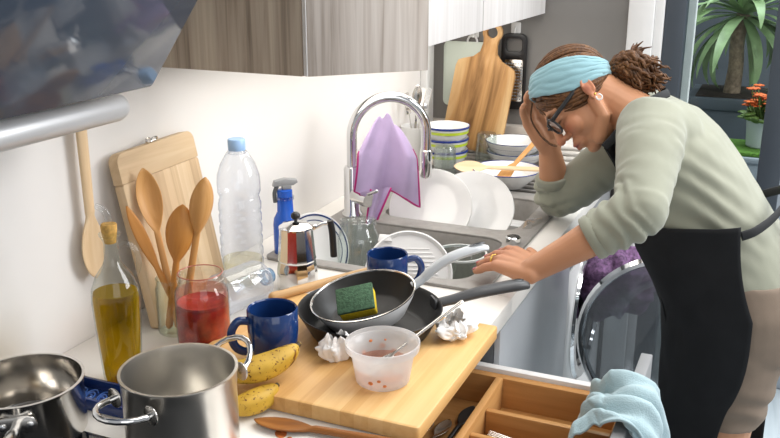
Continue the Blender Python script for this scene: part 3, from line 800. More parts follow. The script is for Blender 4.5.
# blue spray bottle
sb = T('spray_bottle', 'blue cleaner bottle with grey trigger spray head', 'spray bottle', (.098, 1.575, ZC), 0)
O('body', lathe([(0, 0), (.024, 0), (.027, .004), (.027, .07), (.025, .084), (.0175, .098), (.0165, .130), (0, .131)], 32), M['blueplastic'], sb)
O('collar', lathe([(.017, .126), (.0195, .126), (.0195, .133), (.017, .133)], 28), thin_glass('clear_collar', 'dfe8f4', '8aa4c8', base=.1), sb)
O('neck', lathe([(.0165, .131), (.0165, .146), (.012, .148), (0, .148)], 28), M['blueplastic'], sb)
aim_ = V3((-.75, -.66, 0))
ax_ = basis((0, 0, .148), -aim_, V3((0, 0, 1)).cross(-aim_), (0, 0, 1))
O('spray_head', tr(merge(rbox((.004, 0, .006), (.020, .018, .012), .003), tr(prism([(-.026, .0), (-.022, .012), (.0, .016), (.026, .012), (.028, .006), (.018, 0)], .018, .003), basis((0, .009, .008), (1, 0, 0), (0, 0, 1), (0, -1, 0)))), ax_), M['midgrey'], sb, label='grey spray head')
O('trigger', tr(tube(catmull([(-.016, 0, .008), (-.022, 0, -.008), (-.021, 0, -.028)], 5), .0045, 10), ax_), M['darkgrey'], sb)

# ------------------------------------------------------------------ bamboo board and what lies on it
bb = T('bamboo_board', 'big bamboo board overhanging the front of the worktop', 'cutting board', (.438, 1.162, ZC+.0006))
O('slab', prism(rrect(.414, .366, .006, 3), .024, .003), M['bamboo'], bb)
ZB = ZC+.0250

def mug_geo():
    r, h = .0395, .086
    return lathe([(0, .001), (r*.74, 0), (r*.80, .003), (r*.93, .022), (r, .05), (r, h-.002), (r-.0015, h), (r-.0035, h-.002), (r-.004, .05), (r*.85, .02), (r*.7, .007), (0, .006)], 48)
mg = T('mug', 'cobalt blue mug standing on the near end of the bamboo board', 'mug', (.358, 1.085, ZB), 0, 'cobalt blue mugs')
O('body', mug_geo(), M['mugblue'], mg)
O('handle', tube(catmull([(-.038, 0, .070), (-.055, 0, .072), (-.066, 0, .056), (-.062, 0, .034), (-.050, 0, .022), (-.036, 0, .020)], 6), .0052, 12, ry=.0068), M['mugblue'], mg)
mg.rotation_euler = (0, 0, radians(48))
m2 = copy_tree(mg, 'cobalt blue mug standing beside the sink, behind the pans', loc=(.392, 1.450, ZC), rz=212)

# pans
def pan_geo(r, h, rb, t=.002):
    return lathe([(0, 0), (rb, 0), (rb+.008, .003), (r-.004, h-.006), (r, h), (r-.0008, h+.0012), (r-.003, h), (r-.006, h-.007), (rb+.004, .006), (rb-.004, .0035), (0, .0035)], 64)
p1 = T('frying_pan', 'large black frying pan lying on the bamboo board', 'frying pan', (.452, 1.242, ZB))
O('body', pan_geo(.122, .042, .092), M['pan'], p1)
hd1 = V3((.765, .64, 0)).normalized()
O('handle', tube(catmull([hd1*.118+V3((0, 0, .034)), hd1*.15+V3((0, 0, .038)), hd1*.20+V3((0, 0, .046)), hd1*.265+V3((0, 0, .051)), hd1*.288+V3((0, 0, .048))], 8), lerp_list([.0095, .011, .014, .0155, .009], 8), 14, ry=lerp_list([.008, .0085, .0095, .010, .006], 8)), M['handledark'], p1)
O('hanging_eye', tr(lathe([(.0035, 0), (.006, .001), (.0035, .002)], 16, 1.8, 1), basis(hd1*.268+V3((0, 0, .0595)), hd1, V3((-hd1.y, hd1.x, 0)), (0, 0, 1))), M['black'], p1)
O('rivet_bracket', tr(prism(rrect(.03, .02, .006, 3), .004, .001), basis(hd1*.110+V3((0, 0, .036)), V3((-hd1.y, hd1.x, 0)), (0, 0, 1), hd1)), M['handledark'], p1)
# small pan, tipped into the big one
tz = V3((-.14, -.16, 1)).normalized(); tx = V3((.82, .57, 0)); tx = (tx-tz*tx.dot(tz)).normalized(); ty = tz.cross(tx)
p2 = T('frying_pan', 'small white enamel frying pan tipped inside the big pan', 'frying pan', M=basis((.441, 1.255, ZB+.0185), tx, ty, tz))
O('body', lathe([(0, 0), (.062, 0), (.068, .003), (.0865, .032), (.090, .040)], 64), M['panout'], p2, label='white enamel outside')
O('coating', lathe([(.0875, .040), (.084, .032), (.065, .0065), (.058, .0035), (0, .0035)], 64), M['pan'], p2, label='black non-stick inside')
O('rim', lathe([(.090, .0395), (.0905, .0415), (.0885, .0418), (.0872, .040)], 64), M['steel'], p2)
O('handle_neck', tube([(.086, 0, .032), (.100, 0, .038), (.112, 0, .044)], [.010, .0095, .009], 14, ry=[.007, .007, .007]), M['handlegrey'], p2)
O('handle', tube(catmull([(.108, 0, .042), (.128, 0, .054), (.160, 0, .066), (.205, 0, .070), (.226, 0, .066)], 8), lerp_list([.0095, .011, .0125, .0135, .007], 8), 14, ry=lerp_list([.0075, .0078, .0078, .0072, .004], 8)), M['handlegrey'], p2)
O('hanging_eye', mv(lathe([(.003, 0), (.006, .001), (.003, .002)], 16, 2.4, .8), .208, 0, .0768), M['darkgrey'], p2)

# sponge
tz2 = V3((.06, -.66, .75)).normalized(); tx2 = V3((.93, .38, .22)); tx2 = (tx2-tz2*tx2.dot(tz2)).normalized(); ty2 = tz2.cross(tx2)
sg = T('sponge', 'yellow washing-up sponge with green scouring face in the small pan', 'sponge', M=basis((.428, 1.238, ZB+.050), tx2, ty2, tz2))
def sponge_body():
    v, f = rbox((0, 0, -.009), (.062, .046, .025), .004, 3)
    return [(x*(1-.10*(abs(z+.009)<.007)), y*(1-.10*(abs(z+.009)<.007)), z) for x, y, z in v], f
O('sponge_body', sponge_body(), M['sponge'], sg)
O('scouring_pad', rbox((0, 0, .0072), (.064, .048, .007), .002), M['greenscrub'], sg)

# plastic tub with spoon
tb = T('plastic_tub', 'frosted plastic tub with sauce traces at the front of the board', 'tub', (.545, 1.085, ZB))
O('body', lathe([(0, .001), (.036, 0), (.040, .003), (.046, .040), (.049, .050), (.050, .052), (.0545, .053), (.0555, .060), (.0555, .064), (.0535, .0645), (.053, .058), (.049, .055), (.0445, .04), (.038, .006), (0, .003)], 56), M['milk'], tb)
tub_stain = plain('sauce_orange', 'd9854f', .4, var=.2, vscale=80)
for a, z, q in [(1.2, .02, .004), (1.6, .03, .003), (2.0, .036, .005), (2.4, .045, .003), (2.7, .03, .004), (3.3, .04, .003), (1.9, .045, .002), (4.7, .015, .004), (5.0, .02, .003), (5.2, .012, .003)]:
    O('sauce_fleck', tr(ellip((0, 0, 0), (.0008, q, q*.8), n=10, m=6), Matrix.Rotation(a, 4, 'Z') @ Matrix.Translation((.0405+z*.12, 0, z)) @ Matrix.Rotation(radians(8), 4, 'Y')), tub_stain, tb)
O('sauce_film', ellip((.008, .008, .0045), (.024, .018, .0012)), tub_stain, tb)
O('sauce_tint', lathe([(.0372, .005), (.0400, .018), (.0418, .030)], 40), thin_glass('sauce_tint', 'f6d2c4', 'e0a890', rough=.3, base=.02, milky=.08), tb)
def teaspoon(L=.165): return spoon(L, .042, .0125, .003, .0013, .004)
O('steel_spoon', teaspoon(.20), M['steel'], None, 'steel spoon standing in the frosted plastic tub', 'spoon', M=aim((.625, 1.215, 1.018), (.5235, 1.065, .9375), (0, 0, 1)), angle=180)

# tissues
def tissue(seed, w, h):
    def fn(u, v):
        a = 2*pi*u; t = v
        r = w*(.18+.82*sin(pi*(.10+.80*t))**.8)*(1+.20*sin(a*2+seed)+.14*sin(a*5+seed*2+t*4))
        n = noise.noise(V3((cos(a)*1.6+seed, sin(a)*1.6, t*2.2)))
        n2 = abs(noise.noise(V3((cos(a)*3.2+seed, sin(a)*3.2, t*4.5))))
        r *= 1+.35*n+.34*(n2-.2)
        return (r*cos(a), r*sin(a)*.74, max(0.0005, h*t*(1+.45*n)+.006*(n2-.2)*t))
    return grid(90, 26, fn)
O('crumpled_tissue', tissue(1.3, .021, .040), M['tissue'], None, 'crumpled white tissue against the near side of the black pan', 'tissue', 'crumpled tissues on the board', loc=(.452, 1.116, ZB), rot=(0, 0, .7), angle=50)
O('crumpled_tissue', tissue(4.1, .036, .032), M['tissue'], None, 'crumpled white tissue alone on the right corner of the board', 'tissue', 'crumpled tissues on the board', loc=(.592, 1.275, ZB), rot=(0, 0, 2.2), angle=50)

# bananas
def banana_geo(L, r, bend):
    P, Q = [], []
    for k in range(29):
        t = k/28; a = (t-.5)*bend
        P.append((L/bend*sin(a), L/bend*(1-cos(a)), 0))
        q = min(1, sin(pi*min(1, max(0, (t-.04)/.93)))**.45) if .04 < t < .97 else 0
        Q.append(max(.0042 if t < .5 else .0035, r*q))
    fr = frames(P); v, f = [], []; n = 20
    for (p, x, y, t), R in zip(fr, Q):
        for i in range(n):
            w = 2*pi*i/n; k = 1+.05*cos(5*w)
            v.append(tuple(p+x*(R*k*cos(w))+y*(R*k*sin(w))))
    for k in range(28):
        for i in range(n):
            j = (i+1) % n; f.append((k*n+i, k*n+j, (k+1)*n+j, (k+1)*n+i))
    f.append(tuple(range(n-1, -1, -1))); f.append(tuple(28*n+i for i in range(n)))
    return (v, f), P
def banana(lab, Mx, L=.135, r=.0165, bend=1.05):
    e = T('banana', lab, 'banana', group='bananas by the stock pot', M=Mx)
    g, P = banana_geo(L, r, bend)
    O('peel', g, M['banana'], e)
    O('tip', tube(P[-3:], [.0046, .0044, .0035], 10), M['bananatip'], e, label='dark dried end')
    a = V3(P[0]); b = (a-V3(P[1])).normalized()
    O('stem', tube([a-b*.002, a+b*.008, a+b*.014], [.0046, .0040, .0046], 10), M['bananatip'], e)
    return e
b1x = V3((.60, .79, .07)).normalized(); b1y = V3((-.5, .45, .75)); b1y = (b1y-b1x*b1y.dot(b1x)).normalized()
banana('speckled ripe banana lying uppermost over the board edge', basis((.388, .998, .9545), b1x, b1y, b1x.cross(b1y)), .145, .0200)
b2x = V3((.42, .90, .03)).normalized(); b2y = V3((-.7, .35, .55)); b2y = (b2y-b2x*b2y.dot(b2x)).normalized()
banana('ripe banana lying lower on the worktop beside the stock pot', basis((.398, .962, ZC+.0190), b2x, b2y, b2x.cross(b2y)), .098, .0180, .95)

# stained cooking spoon in front
O('cooking_spoon', spoon(.29, .072, .0195, .0065, .004, .005), M['stainedwood'], None, 'sauce-stained dark wooden spoon lying in front of the bamboo board', 'spoon', M=aim((.700, .970, .9080), (.412, .938, .9068), (0, .1, 1)), angle=180)
# wooden handle with slot lying behind the mug
M['turnerwood'] = wood('tan_wood', 'a98253', 'c29c6c', 'd2b184', axis=2, fine=60, long=4)
wh = T('wooden_turner', 'flat wooden turner with slotted handle lying behind the pans', 'spatula', M=aim((.236, 1.288, ZB+.0065), (.352, 1.505, ZB+.0065), (0, 0, 1)))
O('handle', merge(rtube([(0, 0, 0), (0, 0, .245)], [.0095, .007], 12)), M['turnerwood'], wh)
O('hanging_slot', tube([(.001, .0080, .012), (.001, .0078, .034)], .0018, 8), M['black'], wh)
# stains
random.seed(3)
for k in range(11):
    x = .43+.20*random.random(); y = .875+.085*random.random()
    r = .003+.007*random.random()**2
    O('sauce_stain', lathe([(r, 0), (r*.8, .0004), (0, .0005)], 18, 1+.8*random.random(), 1), M['sauce_stain'], None, 'dried orange sauce spot on the white worktop before the board', 'stain', 'sauce spots on the worktop', loc=(x, y, ZC+.0006), rot=(0, 0, random.random()*3))
O('sauce_stain', lathe([(.02, 0), (.015, .0005), (0, .0006)], 24, 1.6, .6), M['sauce_stain'], None, 'smear of dried sauce under the stained spoon, largest of the spots', 'stain', loc=(.447, .893, ZC+.0006), rot=(0, 0, .5))

# cutlery in the drawer
def fork_geo(L=.18):
    g = [tube([(0, 0, 0), (0, 0, L*.72)], [.0045, .0025], 8, ry=[.0012, .0012]), rbox((0, 0, L*.75), (.016, .002, .02), .0008)]
    for k in range(4): g.append(tube([(-.0066+.0044*k, 0, L*.77), (-.0066+.0044*k, .001, L)], [.0014, .0009], 6))
    return merge(*g)
ZT = .7352
O('dessert_spoon', teaspoon(.17), M['steel'], None, 'steel spoon in the narrow end of the cutlery tray by the board', 'spoon', 'cutlery in the drawer', M=aim((.560, 1.145, ZT+.004), (.572, 1.315, ZT+.008), (0, 0, 1)), angle=180)
O('dessert_spoon', teaspoon(.16), M['steel'], None, 'small dull steel spoon, left of two in the narrow tray end', 'spoon', 'cutlery in the drawer', M=aim((.525, 1.150, ZT+.004), (.542, 1.308, ZT+.006), (0, 0, 1)), angle=180)
O('black_spoon', spoon(.17, .05, .014, .004, .0025, .004), M['black'], None, 'black plastic spoon lying in the narrow tray end', 'spoon', 'cutlery in the drawer', M=aim((.590, 1.200, ZT+.005), (.598, 1.368, ZT+.012), (0, 0, 1)), angle=180)
for k, (x, y, lab) in enumerate([(.655, 1.276, 'steel fork lying along the middle compartment wall'), (.66, 1.245, 'steel fork lying loose in the middle compartment')]):
    O('fork', fork_geo(), M['steel'], None, lab, 'fork', 'cutlery in the drawer', M=aim((x+.18, y-.01, ZT+.003), (x, y-.002, ZT+.003+.02*(k == 0)), (0, 0, 1)))
for k, (y, lab) in enumerate([(1.375, 'slim table knife farthest back in the drawer tray'), (1.345, 'slim table knife in front of the other in the drawer tray')]):
    kn = T('table_knife', lab, 'knife', group='cutlery in the drawer', M=aim((.84, y, ZT+.002), (.66, y+.004, ZT+.002), (0, 0, 1)))
    O('handle', tube([(0, 0, 0), (0, 0, .09)], [.006, .0045], 10, ry=[.002, .002]), M['steel'], kn)
    O('blade', tr(prism([(-.005, .09), (.006, .09), (.009, .15), (.004, .18), (-.004, .178)], .001, 0), basis((0, .0005, 0), (1, 0, 0), (0, 0, 1), (0, -1, 0))), M['steel'], kn)

# towel over the drawer front
def towelf(u, v):
    # u: from inside the drawer, over the top edge, to the outside; v: along the front
    y0 = 1.205+.145*v
    n = noise.noise(V3((u*2.6, v*3.0, .4))); n2 = noise.noise(V3((u*6, v*7, 2.2))); n3 = noise.noise(V3((u*14, v*15, 5.2)))
    ridge = .6*sin(v*13+u*4.5+2.2*n)+.45*sin(v*24-u*6+2*n2)+.3*sin(u*18+v*5+2*n)
    if u < .45:
        q = (.45-u)/.45
        x = .858-.055*q**1.05; z = .8535-.055*q**1.5
        nd = V3((-.45, 0, .9))
    elif u < .58:
        q = (u-.45)/.13
        x = .858+.042*q; z = .8535+.006*sin(pi*q)
        nd = V3((-.45+1.2*q, 0, .9)).normalized()
    else:
        q = (u-.58)/.42
        x = .900+.020*sin(pi*q*.8)+.010*q; z = .8535-.20*q
        nd = V3((.9, 0, .35))
    edge = min(1, 6*min(u, 1-u)+.15)
    off = (.011+.0095*ridge+.012*n+.008*n2+.003*n3)*edge
    off = max(off, .002)
    bunch = (v-.5)*.055*abs(u-.5)*2
    return V3((x, y0+bunch+.014*sin(u*7+v*2)+.014*n2, z)) + nd*off + V3((0, 0, .030*sin(v*4+.6)*max(0, u-.58)/.42))
tw = O('dish_towel', grid(110, 110, towelf), M['towel'], None, 'crumpled aqua waffle dish towel draped over the open drawer front', 'towel', angle=180)
solid(tw, .004, 1)

# ------------------------------------------------------------------ in and around the sink
def plate_geo(r, h=.016, deep=.55):
    return lathe([(0, .0), (r*.55, 0), (r*.60, .003), (r*.72, h*.45), (r*.97, h), (r, h+.001), (r*.985, h+.0028), (r*.71, h*.45+.003), (r*.57, .005), (0, .0035)], 64)
def disc_basis(c, n, roll=(0, 0, 1)):
    z = V3(n).normalized(); x = V3(roll).cross(z).normalized(); return basis(c, x, z.cross(x), z)
pl1 = T('dinner_plate', 'white plate leaning front-most in the far sink basin', 'plate', group='white plates in the sink', M=disc_basis((.280, 1.978, .912), (.16, -.78, .60)))
O('body', plate_geo(.104), M['ceramic'], pl1)
pl2 = copy_tree(pl1, 'white plate leaning behind the other, nearer the elbow', M=disc_basis((.368, 2.040, .903), (.22, -.72, .66)))
bp = T('striped_plate', 'white plate with two blue rim lines standing beside the coffee pot', 'plate', M=disc_basis((.150, 1.600, .908), (.80, -.48, .36)))
bp.scale = (.84, .84, .84)
O('body', plate_geo(.098), M['ceramic'], bp)
def ringline(r, z, w): return lathe([(r-w, z-.0006), (r, z), (r+w, z+.0006), (r, z-.0022)], 64)
O('blue_line', lathe([(.0895, .0182), (.0935, .0192)], 64), M['mugblue'], bp)
O('blue_line', lathe([(.077, .0134), (.0795, .0142)], 64), M['mugblue'], bp)
gj = T('glass_jar', 'empty clear glass jar tilted in the sink beside the striped plate', 'jar', M=disc_basis((.238, 1.650, .815), (-.10, .16, 1), (0, 1, 0)))
gj.scale = (1.15, 1.15, 1.2)
O('body', merge(lathe([(0, .004), (.034, 0), (.041, .006), (.042, .02), (.042, .085), (.040, .10), (.033, .112), (.032, .118), (.0350, .119), (.0345, .123), (.033, .125), (.0345, .128), (.033, .131), (.031, .131), (.0305, .112), (.0385, .098), (.040, .085), (.040, .02), (.03, .008), (0, .010)], 44)), M['thickglass'], gj)
# ridged white draining plate with tab
rp = T('ridged_plate', 'white ridged plastic plate with a tab standing behind the blue mug', 'plate', M=disc_basis((.372, 1.606, .884), (.34, -.80, .50)))
O('body', merge(lathe([(0, 0), (.082, 0), (.090, .006), (.092, .012), (.089, .013), (.083, .005), (0, .004)], 56), mv(prism([(-.018, 0), (.012, 0), (.008, .014), (-.014, .016)], .008, .002), -.047, .069, .004)), M['whiteplastic'], rp)
O('ridges', merge(*[rbox((.012+.0, -.045+.009*k, .0048), (2*sqrt(max(.0001, .070**2-(-.045+.009*k)**2))*.72, .0035, .003), .001) for k in range(12)]), M['whiteplastic'], rp)
gb = T('glass_bowl', 'round clear glass bowl standing in the near sink basin', 'bowl', (.452, 1.705, .7645))
O('body', lathe([(0, .002), (.03, 0), (.036, .004), (.050, .05), (.0545, .140), (.0565, .145), (.053, .146), (.0515, .140), (.047, .05), (.033, .008), (0, .007)], 48), thin_glass('thick_glass', 'f4f8f6', '7d8a88', base=.10), gb)
O('rim', lathe([(.0530, .143), (.0575, .144), (.0575, .148), (.0530, .148), (.0530, .143)], 48), plain('frosted_glass_rim', 'd5dad8', .1, spec=.8), gb)

# striped bowls, a stack of three
def bowl_geo(r, h): return lathe([(0, .002), (r*.42, 0), (r*.5, .004), (r*.86, h*.45), (r, h), (r-.002, h+.0015), (r-.004, h), (r*.82, h*.47), (r*.4, .008), (0, .007)], 48)
bw = T('striped_bowl', 'cream bowl with blue and lime bands, bottom of the stack of three', 'bowl', (.152, 2.425, ZC+.0076), 0, 'striped bowls stacked beside the sink')
O('body', bowl_geo(.068, .055), M['ceramic'], bw)
O('blue_band', lathe([(.0676, .050), (.0686, .0535), (.0686, .0552), (.0681, .0566), (.066, .0567)], 48), M['navy'], bw)
O('lime_band', lathe([(.0643, .036), (.0665, .0445)], 48), M['lime'], bw)
copy_tree(bw, 'cream bowl with blue and lime bands, middle of the stack of three', loc=(.154, 2.424, ZC+.0076+.036), rz=20)
copy_tree(bw, 'cream bowl with blue and lime bands, top of the stack of three', loc=(.157, 2.421, ZC+.0076+.072), rz=47)
# tumblers
gt = T('drinking_glass', 'clear tumbler turned upside down in front of the striped bowls', 'glass', (.190, 2.318, ZC+.0065), group='tumblers on the drainer')
O('body', lathe([(.033, 0), (.034, .001), (.034, .02), (.030, .085), (.027, .091), (0, .091), (0, .087), (.026, .086), (.031, .02), (.032, .001)], 36), M['thickglass'], gt)
copy_tree(gt, 'clear tumbler between the striped bowls and the stacked white dishes', loc=(.245, 2.535, ZC+.0065))
# enamel dish with spoon and spatula
ed = T('enamel_dish', 'white dish with thin blue rim on the drainer, holding wooden utensils', 'dish', (.378, 2.30, ZC+.0035))
O('body', lathe([(0, .002), (.045, 0), (.050, .003), (.078, .028), (.093, .048), (.094, .050), (.0915, .050), (.075, .031), (.047, .007), (0, .006)], 56), M['ceramic'], ed)
O('blue_rim', lathe([(.0925, .0505), (.0945, .0515), (.0955, .050), (.0945, .0485)], 56), M['navy'], ed)
O('wooden_spoon', spoon(.265, .075, .020, .0060, .003, .005), M['palewood'], None, 'pale wooden spoon lying level across the white dish', 'spoon', M=aim((.50, 2.31, .960), (.245, 2.245, .960), (.25, -.65, .75)), angle=180)
O('wooden_spatula', spoon(.21, .07, .017, .0065, .003, .002), M['spoonwood'], None, 'wooden spatula propped up out of the white dish towards the woman', 'spatula', M=aim((.455, 2.395, 1.045), (.362, 2.265, .918), (.2, -.6, .8)), angle=180)
# stacked white dishes behind
wd = T('soup_dish', 'white dish with blue rim lines, lower of the two behind the wooden spatula', 'dish', (.335, 2.535, ZC+.0045), group='blue rimmed dishes stacked at the back')
O('body', bowl_geo(.085, .046), M['ceramic'], wd)
O('blue_rim', lathe([(.0845, .046), (.0857, .047), (.085, .0485), (.0835, .0485)], 48), M['mugblue'], wd)
O('blue_line', lathe([(.0775, .030), (.0788, .033)], 48), M['mugblue'], wd)
copy_tree(wd, 'white dish with blue rim lines, upper of the two behind the wooden spatula', loc=(.330, 2.538, ZC+.0045+.03))
# folded striped towel / white crockery behind the arm
O('folded_cloth', merge(*[rbox((0, 0, .009+.0165*k), (.13-.004*k, .10, .016), .007, 3) for k in range(4)]), knit('ribbed_white_cloth', 'ddd9d2', 120, .9, .6), None, 'folded ribbed white cloth on the worktop behind her forearm', 'cloth', loc=(.50, 2.615, ZC+.0075), rot=(0, 0, .1))
# cutlery holder against the wall
ch = T('cutlery_holder', 'white plastic cutlery holder against the wall behind the faucet', 'cutlery holder', (.052, 2.43, ZC))
O('cup', lathe([(0, .003), (.034, 0), (.036, .003), (.042, .120), (.043, .123), (.040, .123), (.034, .006), (0, .006)], 36), M['whiteplastic'], ch)
for k, (dx, dy, tx_, ty_) in enumerate([(-.01, -.03, -.012, -.058), (.016, .026, .022, .06), (.0, .03, -.004, .075)]):
    O('fork', fork_geo(.232), M['steel'], None, ['steel fork leaning left in the white cutlery holder', 'steel fork leaning right in the white cutlery holder', 'steel fork standing rearmost in the white cutlery holder'][k], 'fork', 'cutlery in the holder', M=aim((.052-dx*.3, 2.43-dy*.3, ZC+.008), (.056+tx_, 2.43+ty_, ZC+.238), (.8, -.6, 0)))
O('table_spoon', spoon(.240, .055, .017, .0035, .0014, .005), M['steel'], None, 'steel table spoon standing in the middle of the white cutlery holder', 'spoon', 'cutlery in the holder', M=aim((.05, 2.425, ZC+.008), (.062, 2.425, ZC+.250), (.8, -.6, 0)), angle=180)

# ------------------------------------------------------------------ on the far wall
def paddle_outline():
    w, h = .098, .275; o = []
    o += [(-w+.012, 0), (w-.012, 0), (w, .012), (w*.98, h-.025), (w*.93, h-.008), (w*.78, h), (.045, h+.012), (.027, h+.030), (.0225, h+.055)]
    for k in range(0, 13):
        a = radians(-40+260*k/12); o.append((.031*cos(a), h+.092+.031*sin(a)))
    o += [(-.0225, h+.055), (-.027, h+.030), (-.045, h+.012), (-w*.78, h), (-w*.93, h-.008), (-w*.98, h-.025), (-w, .012)]
    return o
hole = [(.0165*cos(2*pi*k/24), .367+.0165*sin(2*pi*k/24)) for k in range(24)]
O('chopping_board', prism(paddle_outline(), .018, .003, holes=[hole]), M['acacia'], None, 'knotty wooden chopping board with ring handle leaning on the grey wall', 'chopping board', M=basis((.170, 2.612, ZC+.0250), V3((.988, 0, -.155)).normalized(), V3((.155, .07, .986)).normalized(), V3((0, -1, .07)).normalized()))
gbd = O('cutting_board', prism(rrect(.165, .205, .018, 5), .006, .002), M['palegreen'], None, 'pale green plastic cutting board hanging on the grey wall', 'cutting board', M=basis((.128, 2.692, 1.148), (1, 0, 0), (0, 0, 1), (0, -1, 0)))
O('hanging_loop', tube([(.012+.016*cos(pi*k/12), .100+.022*sin(pi*k/12), .003) for k in range(13)], .0035, 8), M['whiteplastic'], gbd)
gr = T('flat_grater', 'black framed flat grater hanging on the grey wall', 'grater', M=basis((.278, 2.690, 1.165), V3((1, 0, .01)).normalized(), (0, 0, 1), (0, -1, 0)))
O('frame', prism(rrect(.082, .235, .022, 5), .010, .003, holes=[rrect(.060, .130, .006, 3, 0, -.028), rrect(.050, .040, .012, 4, 0, .082)]), M['black'], gr)
random.seed(2)
O('grating_plate', mv(rbox((0, -.028, .005), (.062, .132, .0015), .0005), 0, 0, 0), M['steel'], gr, label='steel grating face')
O('teeth', merge(*[rbox((-.024+.008*i, -.085+.010*j, .0066), (.005, .0035, .0024), .0008) for i in range(7) for j in range(12)]), M['midgrey'], gr)
hk = T('wall_hook', 'small white square adhesive hook above the pale green board', 'hook', (.143, 2.6995, 1.280), group='white adhesive hooks')
O('pad', tr(prism(rrect(.030, .034, .004, 3), .004, .001), basis((0, 0, 0), (1, 0, 0), (0, 0, 1), (0, -1, 0))), M['whiteplastic'], hk)
O('hook', tube(catmull([(0, -.004, .004), (0, -.012, -.006), (0, -.014, -.014), (0, -.019, -.012)], 5), .0026, 8), M['whiteplastic'], hk)
copy_tree(hk, 'small white square adhesive hook above the black grater', loc=(.277, 2.6995, 1.298))

# ------------------------------------------------------------------ outside the glass door
S('wall_back_outside', rbx(-.4, 3.0, 5.2, 5.3, 0, 3.2, 0), M['outwall'])
S('wall_left_outside', rbx(.757, .786, 2.86, 2.90, 0, 2.5, .003), M['outwhite'])
pb = T('planter_box', 'dark slate planter holding the yucca outside the glass door', 'planter', (.93, 3.75, .035))
O('tub', merge(rbx(-.20, .22, -.17, .17, -.0345, .93, .006), rbx(-.21, .23, -.18, .18, .90, .945, .006)), M['planter'], pb)
O('soil', rbx(-.18, .20, -.15, .15, .94, .95, .002), plain('potting_soil', '3a2f28', .95, var=.3, vscale=80), pb)
yc = T('yucca_plant', 'yucca with a rough trunk and long arching green leaves', 'plant', (.875, 3.72, .986))
O('trunk', tube(catmull([(0, 0, -.005), (.005, 0, .10), (.0, .0, .20), (.012, 0, .30)], 8), lerp_list([.033, .028, .027, .026], 8), 18), M['trunk'], yc)
random.seed(11)
def blade(az, el, L, w, droop):
    P = []; p = V3((.012, 0, .30)); N = 14
    for k in range(N+1):
        t = k/N; e = el-droop*t*t
        P.append(p.copy()); p = p+V3((cos(az)*cos(e), sin(az)*cos(e), sin(e)))*(L/N)
    s = V3((-sin(az), cos(az), 0)); v, f = [], []
    for k, q in enumerate(P):
        t = k/N; ww = w*(sin(pi*(.12+.88*t)))**.7 if t < 1 else 0
        ww = max(ww, .0008)
        v += [tuple(q-s*ww), tuple(q-V3((0, 0, ww*.25))), tuple(q+s*ww)]
    for k in range(N):
        for j in (0, 1): f.append((k*3+j, k*3+j+1, (k+1)*3+j+1, (k+1)*3+j))
    return v, f
lv = []
for k in range(78):
    el = radians(random.choice([70, 50, 30, 10, -10, -25])+random.uniform(-10, 10))
    lv.append(blade(random.uniform(0, 2*pi), el, random.uniform(.30, .46), random.uniform(.014, .023), radians(random.uniform(70, 140))))
lf = O('foliage', merge(*lv), M['leaf'], yc, angle=180)
bxo = T('storage_box', 'pale grey outdoor box carrying the turf mat and white flower pot', 'box', (1.0, 3.32, 0))
O('body', rbx(-.17, .24, -.12, .12, 0, .825, .008), M['outbox'], bxo)
O('lid', rbx(-.18, .25, -.13, .13, .825, .845, .005), M['outbox'], bxo)
O('turf_mat', rbx(-.165, .235, -.115, .115, .0, .014, .004), M['grassmat'], None, 'bright green artificial turf mat under the white flower pot', 'mat', loc=(1.0, 3.32, .8455))
wp = T('flower_pot', 'small white flower pot outside on the green turf mat', 'pot', (1.010, 3.33, .8600))
wp.scale = (1.1, 1.1, 1.05)
O('body', lathe([(0, .002), (.044, 0), (.048, .004), (.054, .095), (.056, .10), (.052, .10), (.050, .085), (0, .083)], 36), M['whitepot'], wp)
kp = T('flowering_plant', 'succulent with orange flowers growing in the white pot', 'plant', (1.010, 3.33, .9485))
kp.scale = (1.4, 1.4, .95)
random.seed(5)
lg, pg, sg_ = [], [], []
for k in range(46):
    a = random.uniform(0, 2*pi); r = .056*sqrt(random.random()); z = .012+.07*random.random()*(1-r/.08)
    lg.append(ellip((r*cos(a), r*sin(a), z), (.017, .012, .006), Matrix.Rotation(a, 3, 'Z') @ Matrix.Rotation(random.uniform(-.9, .3), 3, 'Y'), 10, 6))
for k in range(34):
    a = random.uniform(0, 2*pi); r = .060*sqrt(random.random()); z = .05+.075*random.random()
    x, y = r*cos(a), r*sin(a)
    sg_.append(tube([(x*.4, y*.4, .0), (x*.8, y*.8, z*.6), (x, y, z)], .0016, 6))
    for j in range(5):
        b = 2*pi*j/5+k; pg.append(ellip((x+.007*cos(b), y+.007*sin(b), z+.003), (.008, .005, .0035), Matrix.Rotation(b, 3, 'Z'), 8, 5))
O('leaves', merge(*lg), M['leaf2'], kp); O('stems', merge(*sg_), M['leaf2'], kp); O('blossoms', merge(*pg), M['petal'], kp)

# ------------------------------------------------------------------ the woman
pw = T('person', 'woman in sage jumper and black apron leaning on the worktop, head in hand', 'person', (1.02, 1.93, 0))
IP = Matrix.Translation((-1.02, -1.93, 0))
HL = V3((.2193, -.9109, .3496)).normalized()
HF = V3((-.5079, -.4125, -.7562)); HF = (HF-HL*HF.dot(HL)).normalized()
HU = HL.cross(HF)
if HU.z < 0: HU = -HU
HO = V3((.6426, 1.9323, 1.2270)); HS = .92
HM = basis(HO, HL, HF, HU) @ Matrix.Scale(HS, 4)
def hd(g): return tr(g, HM)
def hp(p): return HM @ V3(p)

